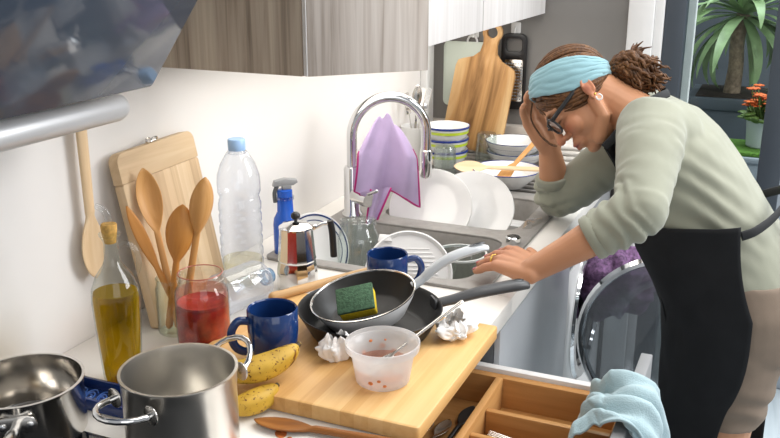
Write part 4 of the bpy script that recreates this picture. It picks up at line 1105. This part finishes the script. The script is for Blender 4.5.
# --- head pieces in head space: x = her left, y = forward, z = up, origin between the ears
H = []
H.append(ellip((0, -.006, .036), (.0735, .088, .079), n=32, m=20))                # cranium
H.append(ellip((0, .032, .018), (.064, .062, .062), n=28, m=18))                 # forehead
H.append(ellip((0, .032, -.035), (.058, .056, .066), n=28, m=18))                # mid face
H.append(ellip((0, .036, -.078), (.043, .046, .036), n=24, m=14))                # jaw
H.append(ellip((0, .070, -.098), (.021, .019, .016), n=16, m=10))                # chin
for s in (-1, 1):
    H.append(ellip((s*.034, .062, -.032), (.026, .024, .026), n=16, m=10))       # cheek
    H.append(rtube([(s*.058, -.004, -.030), (s*.052, .012, -.072), (s*.030, .052, -.094)], [.016, .017, .018], 12))
    H.append(ellip((s*.031, .074, .004), (.0175, .012, .0115), n=16, m=10))      # closed lids
    H.append(rtube([(s*.010, .089, .021), (s*.030, .085, .026), (s*.050, .068, .021)], [.009, .0095, .008], 10))  # brow
    H.append(ellip((s*.0115, .094, -.036), (.0088, .0100, .0078), n=12, m=8))    # nostril wing
    # ear: flat shell with a raised helix
    er = Matrix.Translation((s*.077, -.011, -.006)) @ Matrix.Scale(.82, 4) @ Matrix.Rotation(radians(14), 4, 'X') @ Matrix.Rotation(radians(-s*14), 4, 'Z')
    H.append(tr(ellip((0, 0, 0), (.0070, .0165, .029), n=16, m=10), er))
    hx_ = [(s*.0055, .0145*cos(a)-.001, .003+.0255*sin(a)) for a in [radians(t) for t in range(20, 236, 16)]]
    H.append(tr(rtube(hx_, .0042, 8), er))
    H.append(tr(ellip((s*.003, .004, -.026), (.0055, .008, .009), n=10, m=8), er))
H.append(rtube([(0, .088, .012), (0, .101, -.012), (0, .1115, -.032)], [.0085, .0095, .0115], 14))  # nose
H.append(ellip((0, .1115, -.034), (.0115, .0105, .0095), n=14, m=10))
H.append(ellip((0, .080, -.066), (.030, .020, .020), n=18, m=12))                # muzzle
H.append(rtube([(-.020, .087, -.0665), (-.008, .0985, -.0625), (0, .0985, -.0635), (.008, .0985, -.0625), (.020, .087, -.0665)], [.003, .0055, .005, .0055, .003], 10))
H.append(rtube([(-.018, .087, -.0725), (0, .0975, -.0755), (.018, .087, -.0725)], [.003, .0068, .003], 10))
H.append(rtube([(0, -.028, .01), (0, -.035, -.055), (0, -.040, -.085)], [.056, .052, .052], 20))
body_parts = [hd(g) for g in H]

# --- neck and torso core (hidden under the clothes), arms, hands, legs
nb = V3((.775, 1.935, 1.185))
body_parts.append(rtube([hp((0, -.026, -.02)), hp((0, -.036, -.07)), nb, (.82, 1.93, 1.12)], [.050, .049, .056, .075], 22))
body_parts.append(rtube([(.80, 1.93, 1.13), (.86, 1.93, 1.07), (.93, 1.93, .97), (1.0, 1.93, .87)], [.075, .10, .11, .11], 24))
SL, EL, WL = V3((.812, 1.795, 1.190)), V3((.838, 1.580, 1.088)), V3((.652, 1.528, .962))
SR, ER, WR = V3((.80, 2.065, 1.165)), V3((.576, 2.065, .945)), V3((.556, 2.025, 1.095))
body_parts.append(rtube([SL, SL.lerp(EL, .5), EL], [.050, .045, .038], 18))
body_parts.append(rtube([EL, EL.lerp(WL, .3), EL.lerp(WL, .7), WL], [.038, .037, .0285, .0235], 20))
body_parts.append(rtube([SR, SR.lerp(ER, .5), ER], [.050, .045, .037], 18))
body_parts.append(rtube([ER, ER.lerp(WR, .35), ER.lerp(WR, .75), WR], [.035, .037, .029, .0235], 20))

def hand(W, d, s, up, fingers, thumb, sc=.92, palm_drop=0):
    """W wrist; d towards the fingers, s towards the little finger, up out of the back of the hand"""
    g = []
    P = lambda a, b, c: W + (d*a + s*b + up*c)*sc
    roots = [(-.031, .083), (-.0105, .089), (.0105, .086), (.030, .078)]
    for (b, a) in roots:
        g.append(rtube([P(-.012, b*.45, 0), P(.03, b*.75, .002), P(a, b, .001+palm_drop)], [.0165, .0150, .0112], 12))
    g.append(rtube([P(.02, -.012, -.008), P(.07, -.010, -.008+palm_drop)], [.016, .013], 12))
    g.append(rtube([P(.02, .014, -.008), P(.065, .016, -.008+palm_drop)], [.016, .013], 12))
    for (b, a), f in zip(roots, fingers):
        pts = [P(a-.012, b, palm_drop)]; dirs, L = f['dirs'], f['L']
        q = P(a, b, palm_drop)
        pts.append(q)
        for (u, v, w), l in zip(dirs, L):
            k = V3((u, v, w)); k = (d*k.x+s*k.y+up*k.z).normalized(); q = q + k*l*sc; pts.append(q)
        g.append(rtube(pts, [.0105, .0100, .0088, .0082, .0070], 12))
    tb_ = [P(*t) for t in thumb]
    g.append(rtube(tb_, [.0155, .0125, .0095, .0080], 12))
    return g

Lf = [.041, .025, .020]
dL = V3((-.83, .55, .02)).normalized(); sL = V3((-.52, -.79, -.32)); sL = (sL-dL*sL.dot(dL)).normalized(); uL = sL.cross(dL)
if uL.z < 0: uL = -uL
fl = lambda sp, L: dict(dirs=[(.90, sp*1.3, -.30), (.82, sp*.7, -.56), (.82, sp*.4, -.44)], L=L)
body_parts += hand(WL, dL, sL, uL, [fl(-.16, [.040, .024, .020]), fl(-.04, [.044, .027, .021]), fl(.06, [.041, .025, .020]), fl(.20, [.032, .019, .018])],
                   [(.012, -.020, -.004), (.040, -.044, -.012), (.066, -.062, -.018), (.088, -.070, -.022)])
dR = (V3((.512, 2.000, 1.190))-WR).normalized()
uR = V3((-.72, .65, -.1)); uR = (uR-dR*uR.dot(dR)).normalized(); sR = dR.cross(uR)
fr_ = lambda sp, L: dict(dirs=[(.95, sp, -.28), (.82, sp*.5, -.60), (.55, sp*.3, -.85)], L=L)
body_parts += hand(WR, dR, sR, uR, [fr_(-.10, [.040, .024, .020]), fr_(-.03, [.044, .027, .021]), fr_(.03, [.041, .025, .020]), fr_(.08, [.032, .019, .018])],
                   [(.012, -.020, -.006), (.036, -.040, -.014), (.060, -.050, -.018), (.080, -.052, -.022)])
for s, yy in ((-1, 1.838), (1, 2.022)):
    body_parts.append(rtube([(1.02, yy, .79), (1.015, yy, .70), (1.008, yy, .47), (1.035, yy, .30), (1.06, yy, .08)], [.072, .074, .056, .053, .036], 22))
    body_parts.append(rtube([(1.085, yy, .045), (1.0, yy+s*.008, .032), (.925, yy+s*.016, .022)], [.034, .034, .022], 16))
me = bake(merge(*body_parts), .0026, 3, .5, 'person_body')
co = get_co(me)
# skin tone with lips, brows, blush, lash line
Hinv = np.array(HM.inverted()); hc = co @ Hinv[:3, :3].T + Hinv[:3, 3]
skin = np.array(lin('b98563')[:3]); rgb = np.tile(skin, (len(co), 1))
nz = np.array([noise.noise(V3(p)*22) for p in co]); rgb *= (1+.10*nz)[:, None]
def paint(mask, hexc, a):
    m_ = (np.clip(mask, 0, 1)*a)[:, None]; rgb[:] = rgb*(1-m_)+np.array(lin(hexc)[:3])*m_
def g3(c, r):
    q = (hc-np.array(c))/np.array(r); return np.exp(-(q*q).sum(1))
for s in (-1, 1):
    paint(g3((s*.038, .080, -.030), (.022, .03, .018)), 'b9583f', .55)
    paint(g3((s*.076, -.012, -.004), (.02, .03, .035)), 'b8684a', .5)
    paint(1.6*g3((s*.030, .092, .024), (.016, .03, .0045)), '3a2414', .85)
    paint(1.6*g3((s*.031, .09, -.003), (.013, .02, .0022)), '24150d', .9)
for s in (-1, 1): paint(g3((s*.083, -.008, -.006), (.006, .009, .013)), '7d4030', .7)  # ear hollows darkened, shade put into the skin colour
paint(g3((0, .115, -.034), (.014, .014, .014)), 'b9583f', .5)
paint(1.5*g3((0, .1, -.068), (.019, .03, .0085)), '9c4b42', .8)
paint(1.5*g3((0, .1, -.0692), (.019, .03, .0016)), '5a2420', .9)
paint(g3((.012, .104, -.042), (.004, .006, .003)), '4a211a', .8)
# knuckles and finger tips a little pinker
wl = np.array(WL); dist = ((co-wl)@np.array(dL)); near = np.exp(-(((co-(wl+np.array(dL)*.11))/.07)**2).sum(1))
paint(near, 'b06a50', .35)
set_tone(me, rgb)
me.materials.append(attr_mat('skin', .48, .35, 500, .06))
me.transform(IP)
O('body', me, None, pw, angle=180)

# nails and ring
def nail(W, d, s, up, b, a, f, sc=.92):
    P = lambda a, b, c: W + (d*a + s*b + up*c)*sc
    q = P(a, b, 0)
    for (u, v, w), l in zip(f['dirs'], f['L']):
        k = (d*u+s*v+up*w).normalized(); q = q+k*l*sc
    y = k; z = (up-k*up.dot(k)).normalized()
    return tr(ellip((0, 0, 0), (.0056, .0075, .0016), n=14, m=8), basis(q-y*.002+z*.0062, y.cross(z), y, z))
nails = [nail(WL, dL, sL, uL, b, a, f) for (b, a), f in zip([(-.031, .083), (-.0105, .089), (.0105, .086), (.030, .078)], [fl(-.16, [.040, .024, .020]), fl(-.04, [.044, .027, .021]), fl(.06, [.041, .025, .020]), fl(.20, [.032, .019, .018])])]
for g in nails: O('fingernail', tr(g, IP), plain('nail_varnish', 'b9646a', .2) if 'nail_varnish' not in bpy.data.materials else bpy.data.materials['nail_varnish'], pw, 'muted pink fingernail')
rc = WL+(dL*.086+sL*.0105)*.92+(dL*.92+sL*.06-uL*.18).normalized()*.016
ringz = (dL*.92+sL*.06-uL*.18).normalized(); rx_ = sL
O('ring', tr(lathe([(.0098, -.003), (.0108, -.0025), (.0108, .0025), (.0098, .003)], 28), IP @ basis(rc, rx_, ringz.cross(rx_), ringz)), M['gold'], pw, 'gold wedding ring')

# --- hair
HC, HRAD = V3((0, -.006, .036)), V3((.0775, .0925, .084))
def onskull(d, k=1.0):
    d = V3(d).normalized(); return HC+V3((d.x*HRAD.x*k, d.y*HRAD.y*k, d.z*HRAD.z*k))
def skdir(p): q = V3(p)-HC; return V3((q.x/HRAD.x, q.y/HRAD.y, q.z/HRAD.z)).normalized()
random.seed(8)
line = [(0, .088, .068), (.030, .083, .062), (.055, .063, .044), (.065, .043, .030), (.071, .014, .026), (.074, -.010, .034), (.070, -.034, .004), (.058, -.056, -.030), (.030, -.070, -.052), (0, -.074, -.056)]
line = catmull(line, 6)
TIE = V3((.010, -.094, -.016))
dt = skdir(TIE)
hs = []
cap_v, cap_f = ellip((0, 0, 0), (1, 1, 1), n=64, m=40)
lim = [(skdir(p), p) for p in line]
def hairline_ok(q):
    # keep the scalp: behind the hairline curve seen from the side
    p = onskull(q)
    if p.y > .055: return p.z > .070-.34*abs(p.x)
    if p.y > -.02: return p.z > .018+.70*max(0, p.y)
    return p.z > -.058
cv = []
for p in cap_v:
    q = V3(p); k = .985 if hairline_ok(q) else .86
    cv.append(tuple(onskull(q, k)))
hs.append((cv, cap_f))
def lock(p0, r, k=1.0, wav=.0):
    d0 = skdir(p0); ang = d0.angle(dt); P = []
    for i in range(15):
        t = i/14
        d_ = (d0*math.sin((1-t)*ang)+dt*math.sin(t*ang))/max(1e-4, math.sin(ang))
        b = 1+.035*sin(pi*t)*(1 if d0.y > -.2 else .3)
        P.append(onskull(d_, k*b)+V3((0, 0, wav*sin(t*9+p0[0]*80))))
    return rtube(P, [r*(.55+.45*sin(pi*min(1, .15+i/14*.8))) for i in range(15)], 7)
for k in range(96):
    i = random.uniform(0, len(line)-1.001); a_ = line[int(i)].lerp(line[int(i)+1], i % 1)
    sgx = random.choice((-1, 1, 1))
    a_ = V3((a_.x*sgx, a_.y, a_.z))+V3((random.uniform(-.004, .004), random.uniform(-.005, .003), random.uniform(-.002, .006)))
    hs.append(lock(a_, random.uniform(.0036, .0062), random.uniform(.99, 1.015), .0012))
for k in range(60):
    x0 = random.uniform(-.06, .068); y0 = random.uniform(-.03, .075)
    z2 = 1-(x0/HRAD.x)**2-((y0+.006)/HRAD.y)**2
    if z2 < .05: continue
    hs.append(lock(V3((x0, y0, HC.z+HRAD.z*sqrt(z2))), random.uniform(.004, .0066), random.uniform(1.0, 1.02), .0015))
# loose strands over the temple and the forehead
hs.append(rtube(catmull([(.060, .050, .056), (.070, .038, .032), (.0725, .020, .016), (.071, .006, -.004)], 6), lerp_list([.005, .0058, .004, .002], 6), 7))
hs.append(rtube(catmull([(.052, .064, .060), (.064, .052, .038), (.068, .034, .024)], 6), lerp_list([.005, .006, .003], 6), 7))
for q in (0, .007, -.006):
    hs.append(rtube(catmull([(-.03+q, .080, .082), (-.046+q, .108, .062), (-.050+q*1.5, .124, .022), (-.036+q*2, .128, -.012), (-.018+q*2, .124, -.030)], 8), lerp_list([.0022, .0018, .0015, .0012, .0007], 8), 6))
O('hair', tr(hd(merge(*hs)), IP), M['hair'], pw, angle=180)
# gathered curly tail
tl = []
tc_ = V3((.012, -.122, -.052))
for k in range(150):
    a = random.uniform(0, 2*pi); e = random.uniform(-1, 1)
    o = V3((cos(a)*sqrt(1-e*e), sin(a)*sqrt(1-e*e), e))
    p0 = TIE+o*.012
    p1 = tc_+V3((o.x*.032, o.y*.030, o.z*.030+.012)); p2 = tc_+V3((o.x*.038, o.y*.036-.004, -.022+o.z*.034)); p3 = p2+V3((random.uniform(-.016, .016), random.uniform(-.022, .012), random.uniform(-.036, -.012)))
    P = catmull([p0, p1, p2, p3], 8); ph = random.uniform(0, 6.28); wv = random.uniform(.002, .0055)
    P = [p+V3((sin(i*.75+ph), cos(i*.75+ph*1.7), sin(i*.6+ph*.6)))*wv*min(1, i/6) for i, p in enumerate(P)]
    tl.append(rtube(P, lerp_list([.0036, .0048, .0042, .0016], 8), 6))
for k in range(16):
    p0 = tc_+V3((random.uniform(-.015, .02), -.024, .020)); p1 = p0+V3((random.uniform(-.02, .02), random.uniform(-.022, -.010), random.uniform(-.012, .010))); p2 = p1+V3((random.uniform(-.02, .02), -.014, random.uniform(-.02, .006)))
    tl.append(rtube(catmull([p0, p1, p2], 5), lerp_list([.004, .0028, .001], 5), 6))
O('ponytail', tr(hd(merge(ellip(tc_+V3((0, 0, -.006)), (.033, .031, .038)), *tl)), IP), M['hair'], pw, angle=180)
tax = (tc_-TIE).normalized(); tx1 = tax.cross(V3((1, 0, 0))).normalized(); ty1 = tax.cross(tx1)
O('hair_tie', tr(hd(tube([TIE+tax*.006+tx1*(.016*cos(2*pi*k/20))+ty1*(.016*sin(2*pi*k/20)) for k in range(21)], .0055, 8)), IP), M['black'], pw, angle=180)

# --- headband: wide band from the top of the forehead, over the ears, to the nape
def bandf(u, v):
    a = (u-.5)*2*pi            # 0 = front, +-pi = nape
    t = v-.5; ca, sa = cos(a), sin(a)
    wid = (.052+.036*abs(sa)**1.3) if ca > 0 else (.088-.058*(-ca)**1.1)
    p = V3((.080*sa, -.016+.070*ca, .050+.056*ca)) + V3((0, -.66, .75))*(t*wid)
    d_ = skdir(p)
    k = 1.075+.019*sin(v*34+4*noise.noise(V3((a*2, v*3, 0))))*(.5+.5*noise.noise(V3((a*3, v*4, 4))))+.012*noise.noise(V3((a*3, v*9, 1)))
    if abs(t) > .44: k -= .02
    return onskull(d_, k)
hbn = O('headband', tr(hd(grid(120, 30, bandf)), IP), M['aquaband'], pw, 'wide ruched aqua headband', angle=180)
solid(hbn, .004, 1)

# --- glasses and earrings
gls = []
fx_ = lambda s: [V3((s*(.034+.0262*sgn(cos(a))*abs(cos(a))**.7), .104-.010*abs(.034+.0235*cos(a)*1.0)/.05*.9, -.001+.0205*sgn(sin(a))*abs(sin(a))**.75)) for a in [2*pi*k/36 for k in range(37)]]
sgn = lambda t: 1 if t >= 0 else -1
frame_parts = [tube(fx_(s), .0028, 8) for s in (-1, 1)]
frame_parts.append(tube(catmull([(-.011, .1035, .006), (0, .108, .009), (.011, .1035, .006)], 5), .0028, 8))
for s in (-1, 1):
    frame_parts.append(tube(catmull([(s*.057, .093, .010), (s*.066, .084, .011), (s*.0775, .030, .013), (s*.0790, -.006, .016), (s*.076, -.024, .002)], 6), .0030, 8, ry=.0052))
O('glasses_frame', tr(hd(merge(*frame_parts)), IP), M['black'], pw, 'black rectangular glasses frame', angle=180)
def lens(s):
    P = fx_(s)[:-1]; c = V3((s*.034, .098, .001)); v = [tuple(c)]+[tuple(p) for p in P]
    return v, [(0, i+1, (i+1) % 36+1) for i in range(36)]
O('glasses_lens', tr(hd(merge(lens(-1), lens(1))), IP), thin_glass('lens', 'e6e2e0', 'b9b6b6', base=.04), pw)
O('earring', tr(hd(ellip((.081, -.010, -.028), (.003, .003, .003), n=10, m=8)), IP), M['gold'], pw, 'small gold ear stud')
O('earring', tr(hd(tube([(.0825, -.010+.0062*cos(radians(a)), -.040+.0066*sin(radians(a))) for a in range(-240, 61, 20)], .0019, 8)), IP), M['ceramic'], pw, 'small white hoop earring', angle=180)

# --- jumper
def oval(secs, n=36):
    """secs: (centre, half width along y, half depth, up direction)"""
    v, f = [], []
    for c, w, dpt, ax in secs:
        c = V3(c); ax = V3(ax).normalized(); yv = V3((0, 1, 0)); xv = yv.cross(ax).normalized()
        for i in range(n):
            a = 2*pi*i/n; ca, sa = cos(a), sin(a)
            v.append(tuple(c+yv*(w*sgn(ca)*abs(ca)**.85)+xv*(dpt*sgn(sa)*abs(sa)**.9)))
    m_ = len(secs)
    for k in range(m_-1):
        for i in range(n):
            j = (i+1) % n; f.append((k*n+i, k*n+j, (k+1)*n+j, (k+1)*n+i))
    f.append(tuple(range(n-1, -1, -1))); f.append(tuple((m_-1)*n+i for i in range(n)))
    return v, f
ax1 = (-.62, 0, .78)
torso = oval([((.755, 1.933, 1.192), .060, .052, (-.75, 0, .62)), ((.785, 1.932, 1.180), .105, .075, (-.68, 0, .70)), ((.815, 1.930, 1.155), .152, .095, ax1), ((.850, 1.930, 1.105), .165, .112, ax1),
              ((.892, 1.930, 1.040), .163, .120, (-.58, 0, .82)), ((.930, 1.930, .975), .160, .126, (-.5, 0, .87)), ((.965, 1.930, .915), .166, .134, (-.42, 0, .9)), ((.995, 1.930, .860), .178, .142, (-.3, 0, .95)), ((1.008, 1.930, .828), .184, .148, (-.1, 0, 1))])
cuffL, cuffR = EL.lerp(WL, .42), ER.lerp(WR, .40)
sw = [torso,
      rtube([(.83, 1.86, 1.165), SL+V3((.0, .012, 0)), SL.lerp(EL, .35), SL.lerp(EL, .75), EL], [.085, .070, .062, .051, .046], 24),
      tube([EL, EL.lerp(WL, .15), EL.lerp(WL, .32), cuffL], [.046, .0475, .0445, .0405], 24),
      rtube([(.83, 2.0, 1.14), SR+V3((0, -.01, 0)), SR.lerp(ER, .4), SR.lerp(ER, .8), ER+V3((.004, 0, .012))], [.085, .070, .062, .055, .050], 24),
      tube([ER+V3((0, 0, .008)), ER.lerp(WR, .2), cuffR], [.049, .0475, .0425], 24)]
ms = bake(merge(*sw), .005, 8, .5, 'jumper')
co = get_co(ms); no = get_no(ms)
def seg(co, a, b):
    a = np.array(a); b = np.array(b); ab = b-a; L2 = (ab**2).sum()
    t = ((co-a)@ab)/L2; tc = np.clip(t, 0, 1); dd = np.linalg.norm(co-(a+tc[:, None]*ab), axis=1); return t, dd, sqrt(L2)
n1 = np.array([noise.noise(V3(p)*9) for p in co]); n2 = np.array([noise.noise(V3(p)*26+V3((5, 0, 0))) for p in co])
disp = .004*n1+.0016*n2
for a, b, amp, fq in ((EL, cuffL, .0040, 1/.027), (SL, EL, .0013, 1/.045), (ER, cuffR, .0038, 1/.026), (SR, ER, .0022, 1/.036)):
    t, dd, L = seg(co, a, b)
    m_ = np.exp(-(np.maximum(0, dd-.06)/.015)**2)*np.clip(t*5+.4, 0, 1)*np.clip((1.15-t)*5, 0, 1)
    ph = t*L*fq*2*pi + 5.5*n1 + 2.6*n2
    disp += m_*amp*np.sin(ph)*(.55+1.5*n1)
# folds running from armpit to waist on the back and side
c2 = co-np.array([.9, 1.93, 1.03]); al = c2@np.array([.56, 0, -.83])
dg = np.exp(-((co[:, 1]-1.76)/.08)**2)*np.exp(-(al/.11)**2)
disp += dg*.0035*np.sin((c2[:, 0]*.4+c2[:, 2]*.9+c2[:, 1]*.6)*2*pi/.045+2.5*n1)
co = co+no*disp[:, None]; set_co(ms, co)
ms.transform(IP); ms.materials.append(M['sweater'])
O('jumper', ms, None, pw, angle=180)
def cuff(a, b, r, w=.012):
    d_ = (b-a).normalized()
    x = d_.cross(V3((0, 0, 1))).normalized()
    return tr(lathe([(r-.010, -w), (r, -w*.9), (r+.0022, 0), (r+.001, w*.8), (r-.002, w), (r-.010, w*.9)], 40), basis(b, x, d_.cross(x), d_))
O('cuff', tr(cuff(EL, cuffL, .0415), IP), M['sweater'], pw, angle=180); O('cuff', tr(cuff(ER, cuffR, .0435), IP), M['sweater'], pw, angle=180)

# --- shorts
hips = oval([((1.005, 1.93, .90), .172, .130, (0, 0, 1)), ((1.02, 1.93, .83), .182, .145, (0, 0, 1)), ((1.025, 1.93, .76), .180, .142, (0, 0, 1)), ((1.028, 1.93, .73), .17, .13, (0, 0, 1))])
sh = [hips]+[tube([(1.022, yy, .82), (1.022, yy, .70), (1.014, yy, .62), (1.010, yy, .575)], [.088, .090, .083, .078], 28) for yy in (1.838, 2.022)]
mh = bake(merge(*sh), .006, 8, .5, 'shorts')
co = get_co(mh); no = get_no(mh)
n1 = np.array([noise.noise(V3(p)*10) for p in co])
disp = .005*n1+.003*np.sin(co[:, 2]*2*pi/.06+co[:, 0]*30+3*n1)*np.clip((.80-co[:, 2])*6, 0, 1)
set_co(mh, co+no*disp[:, None]); mh.transform(IP); mh.materials.append(M['shorts'])
O('shorts', mh, None, pw, angle=180)

# --- apron: skirt wrapped round the front, bib, straps
def apf(u, v):
    z = .985-.62*v
    e0 = 84+24*math.exp(-v/.2)+7*math.exp(-((v-.4)/.2)**2)
    a = radians(-e0+(e0+112)*u)          # -: near side, 0: front
    q = min(1, max(0, (.985-z)/.16))
    cx = .945+.075*q+.006*v
    rx = .148+.028*q+.010*sin(pi*min(1, v*1.3)); ry = .178+.016*q-.016*max(0, v-.55)
    fr_x = np.interp(v, [0, .1, .2, .3, .45, .7, 1], [.774, .792, .828, .858, .868, .872, .880])
    if cos(a) > 0: rx = cx-fr_x
    k = 1+.018*sin(a*5+v*4)*v+.02*noise.noise(V3((a*1.5, v*5, 3)))+.012*noise.noise(V3((a*4, v*9, 7)))
    ca, sa = cos(a), sin(a)
    x = cx-rx*sgn(ca)*abs(ca)**.82*k; y = 1.93+ry*sgn(sa)*abs(sa)**.82*k
    z += .03*(1-ca)*(1-min(1, v*2.2))
    return V3((x, y, z))-V3((1.02, 1.93, 0))
ap = O('apron_skirt', grid(90, 70, apf), M['apron'], pw, angle=180); solid(ap, .004, 1)
O('apron_seam', tr(merge(rtube([V3(apf(.30, .22))+V3((1.02, 1.93, 0)), V3(apf(.305, .36))+V3((1.02, 1.93, 0))], .0016, 6), rtube([V3(apf(.12, .20))+V3((1.02, 1.93, 0)), V3(apf(.305, .205))+V3((1.02, 1.93, 0))], .0016, 6)), IP), M['apron'], pw)
bibp = [((.812, .962), .105), ((.790, 1.02), .10), ((.762, 1.075), .088), ((.735, 1.115), .075), ((.716, 1.140), .068)]
def bibf(u, v):
    k = v*4; i = min(3, int(k)); t = k-i
    (a, wa), (b, wb) = bibp[i], bibp[i+1]
    x = a[0]+(b[0]-a[0])*t; z = a[1]+(b[1]-a[1])*t; w = wa+(wb-wa)*t
    yy = (u-.5)*2*w
    return V3((x+.9*yy*yy-.006, 1.93+yy, z-.4*yy*yy-.004))-V3((1.02, 1.93, 0))
bib = O('apron_bib', grid(24, 24, bibf), M['apron'], pw, angle=180); solid(bib, .004, 0)
nkp = [V3(bibf(0, 1))+V3((1.02, 1.93, 0)), V3((.742, 1.862, 1.172)), V3((.775, 1.858, 1.222)), V3((.815, 1.895, 1.245)), V3((.825, 1.935, 1.247)), V3((.812, 1.975, 1.24)), V3((.765, 2.005, 1.19)), V3(bibf(1, 1))+V3((1.02, 1.93, 0))]
O('neck_strap', tr(tube(catmull(nkp, 8), .0022, 8, ry=.009), IP), M['strap'], pw, angle=180)
tie = [(1.005, 1.760, 1.006), (1.03, 1.778, 1.015), (1.058, 1.83, 1.03), (1.078, 1.90, 1.045), (1.082, 1.94, 1.047)]
O('waist_tie', tr(merge(tube(catmull(tie, 8), .003, 8, ry=.010), tube(catmull([(1.082, 1.94, 1.047), (1.075, 2.03, 1.04), (1.02, 2.10, 1.0)], 8), .003, 8, ry=.010), ellip((1.088, 1.915, 1.047), (.012, .016, .014)), tube(catmull([(1.09, 1.91, 1.05), (1.125, 1.90, 1.06), (1.13, 1.895, 1.03), (1.10, 1.905, 1.04)], 6), .003, 8, ry=.009), tube(catmull([(1.09, 1.915, 1.045), (1.115, 1.90, 1.0), (1.118, 1.895, .95)], 6), .003, 8, ry=.009)), IP), M['strap'], pw, angle=180)

# ------------------------------------------------------------------ light
def area(name, loc, target, size, power, color=(1, 1, 1), sy=None, spread=None):
    l = bpy.data.lights.new(name, 'AREA'); l.shape = 'RECTANGLE'; l.size = size; l.size_y = sy or size; l.energy = power; l.color = color
    if spread: l.spread = radians(spread)
    o = bpy.data.objects.new(name, l); COL.objects.link(o); o.location = loc
    o.rotation_euler = (V3(target)-V3(loc)).to_track_quat('-Z', 'Y').to_euler(); return o
area('door_daylight', (2.7, 2.35, 2.2), (.45, 1.6, .95), 1.5, 60, (.97, .98, 1), 1.5)
area('overhead_soft_light', (1.0, 1.5, 2.55), (.5, 1.5, .9), 1.0, 13, (1, .96, .91))  # added soft light from above
area('camera_side_fill', (2.4, -.9, 1.9), (.6, 1.6, 1.0), 1.8, 14, (.97, .98, 1))  # added fill light from the camera side, not a seen window
area('under_cabinet_strip', (.20, 1.95, 1.335), (.20, 1.95, .9), .22, 2.6, (1, .95, .88), 1.25)
area('balcony_sky', (1.3, 3.9, 3.6), (.95, 3.5, .7), 2.0, 130, (.93, .97, 1))
w = bpy.data.worlds.new('World'); SC.world = w; w.use_nodes = True
bg = w.node_tree.nodes['Background']; bg.inputs[0].default_value = (.93, .96, 1, 1); bg.inputs[1].default_value = .40

# ------------------------------------------------------------------ camera
cam = bpy.data.cameras.new('Camera'); co_ = bpy.data.objects.new('Camera', cam); COL.objects.link(co_)
cam.sensor_width = 36; cam.lens = 884/780*36; cam.clip_start = .02
pitch = math.atan(277/884); yaw = math.atan((404/884)/sqrt(1+(277/884)**2))
co_.location = (1.03, 0, 1.55); co_.rotation_euler = (pi/2-pitch, 0, yaw)
SC.camera = co_
SC.view_settings.view_transform = 'Standard'
SC.view_settings.look = 'None'
SC.view_settings.exposure = .28
SC.cycles.transparent_max_bounces = 40
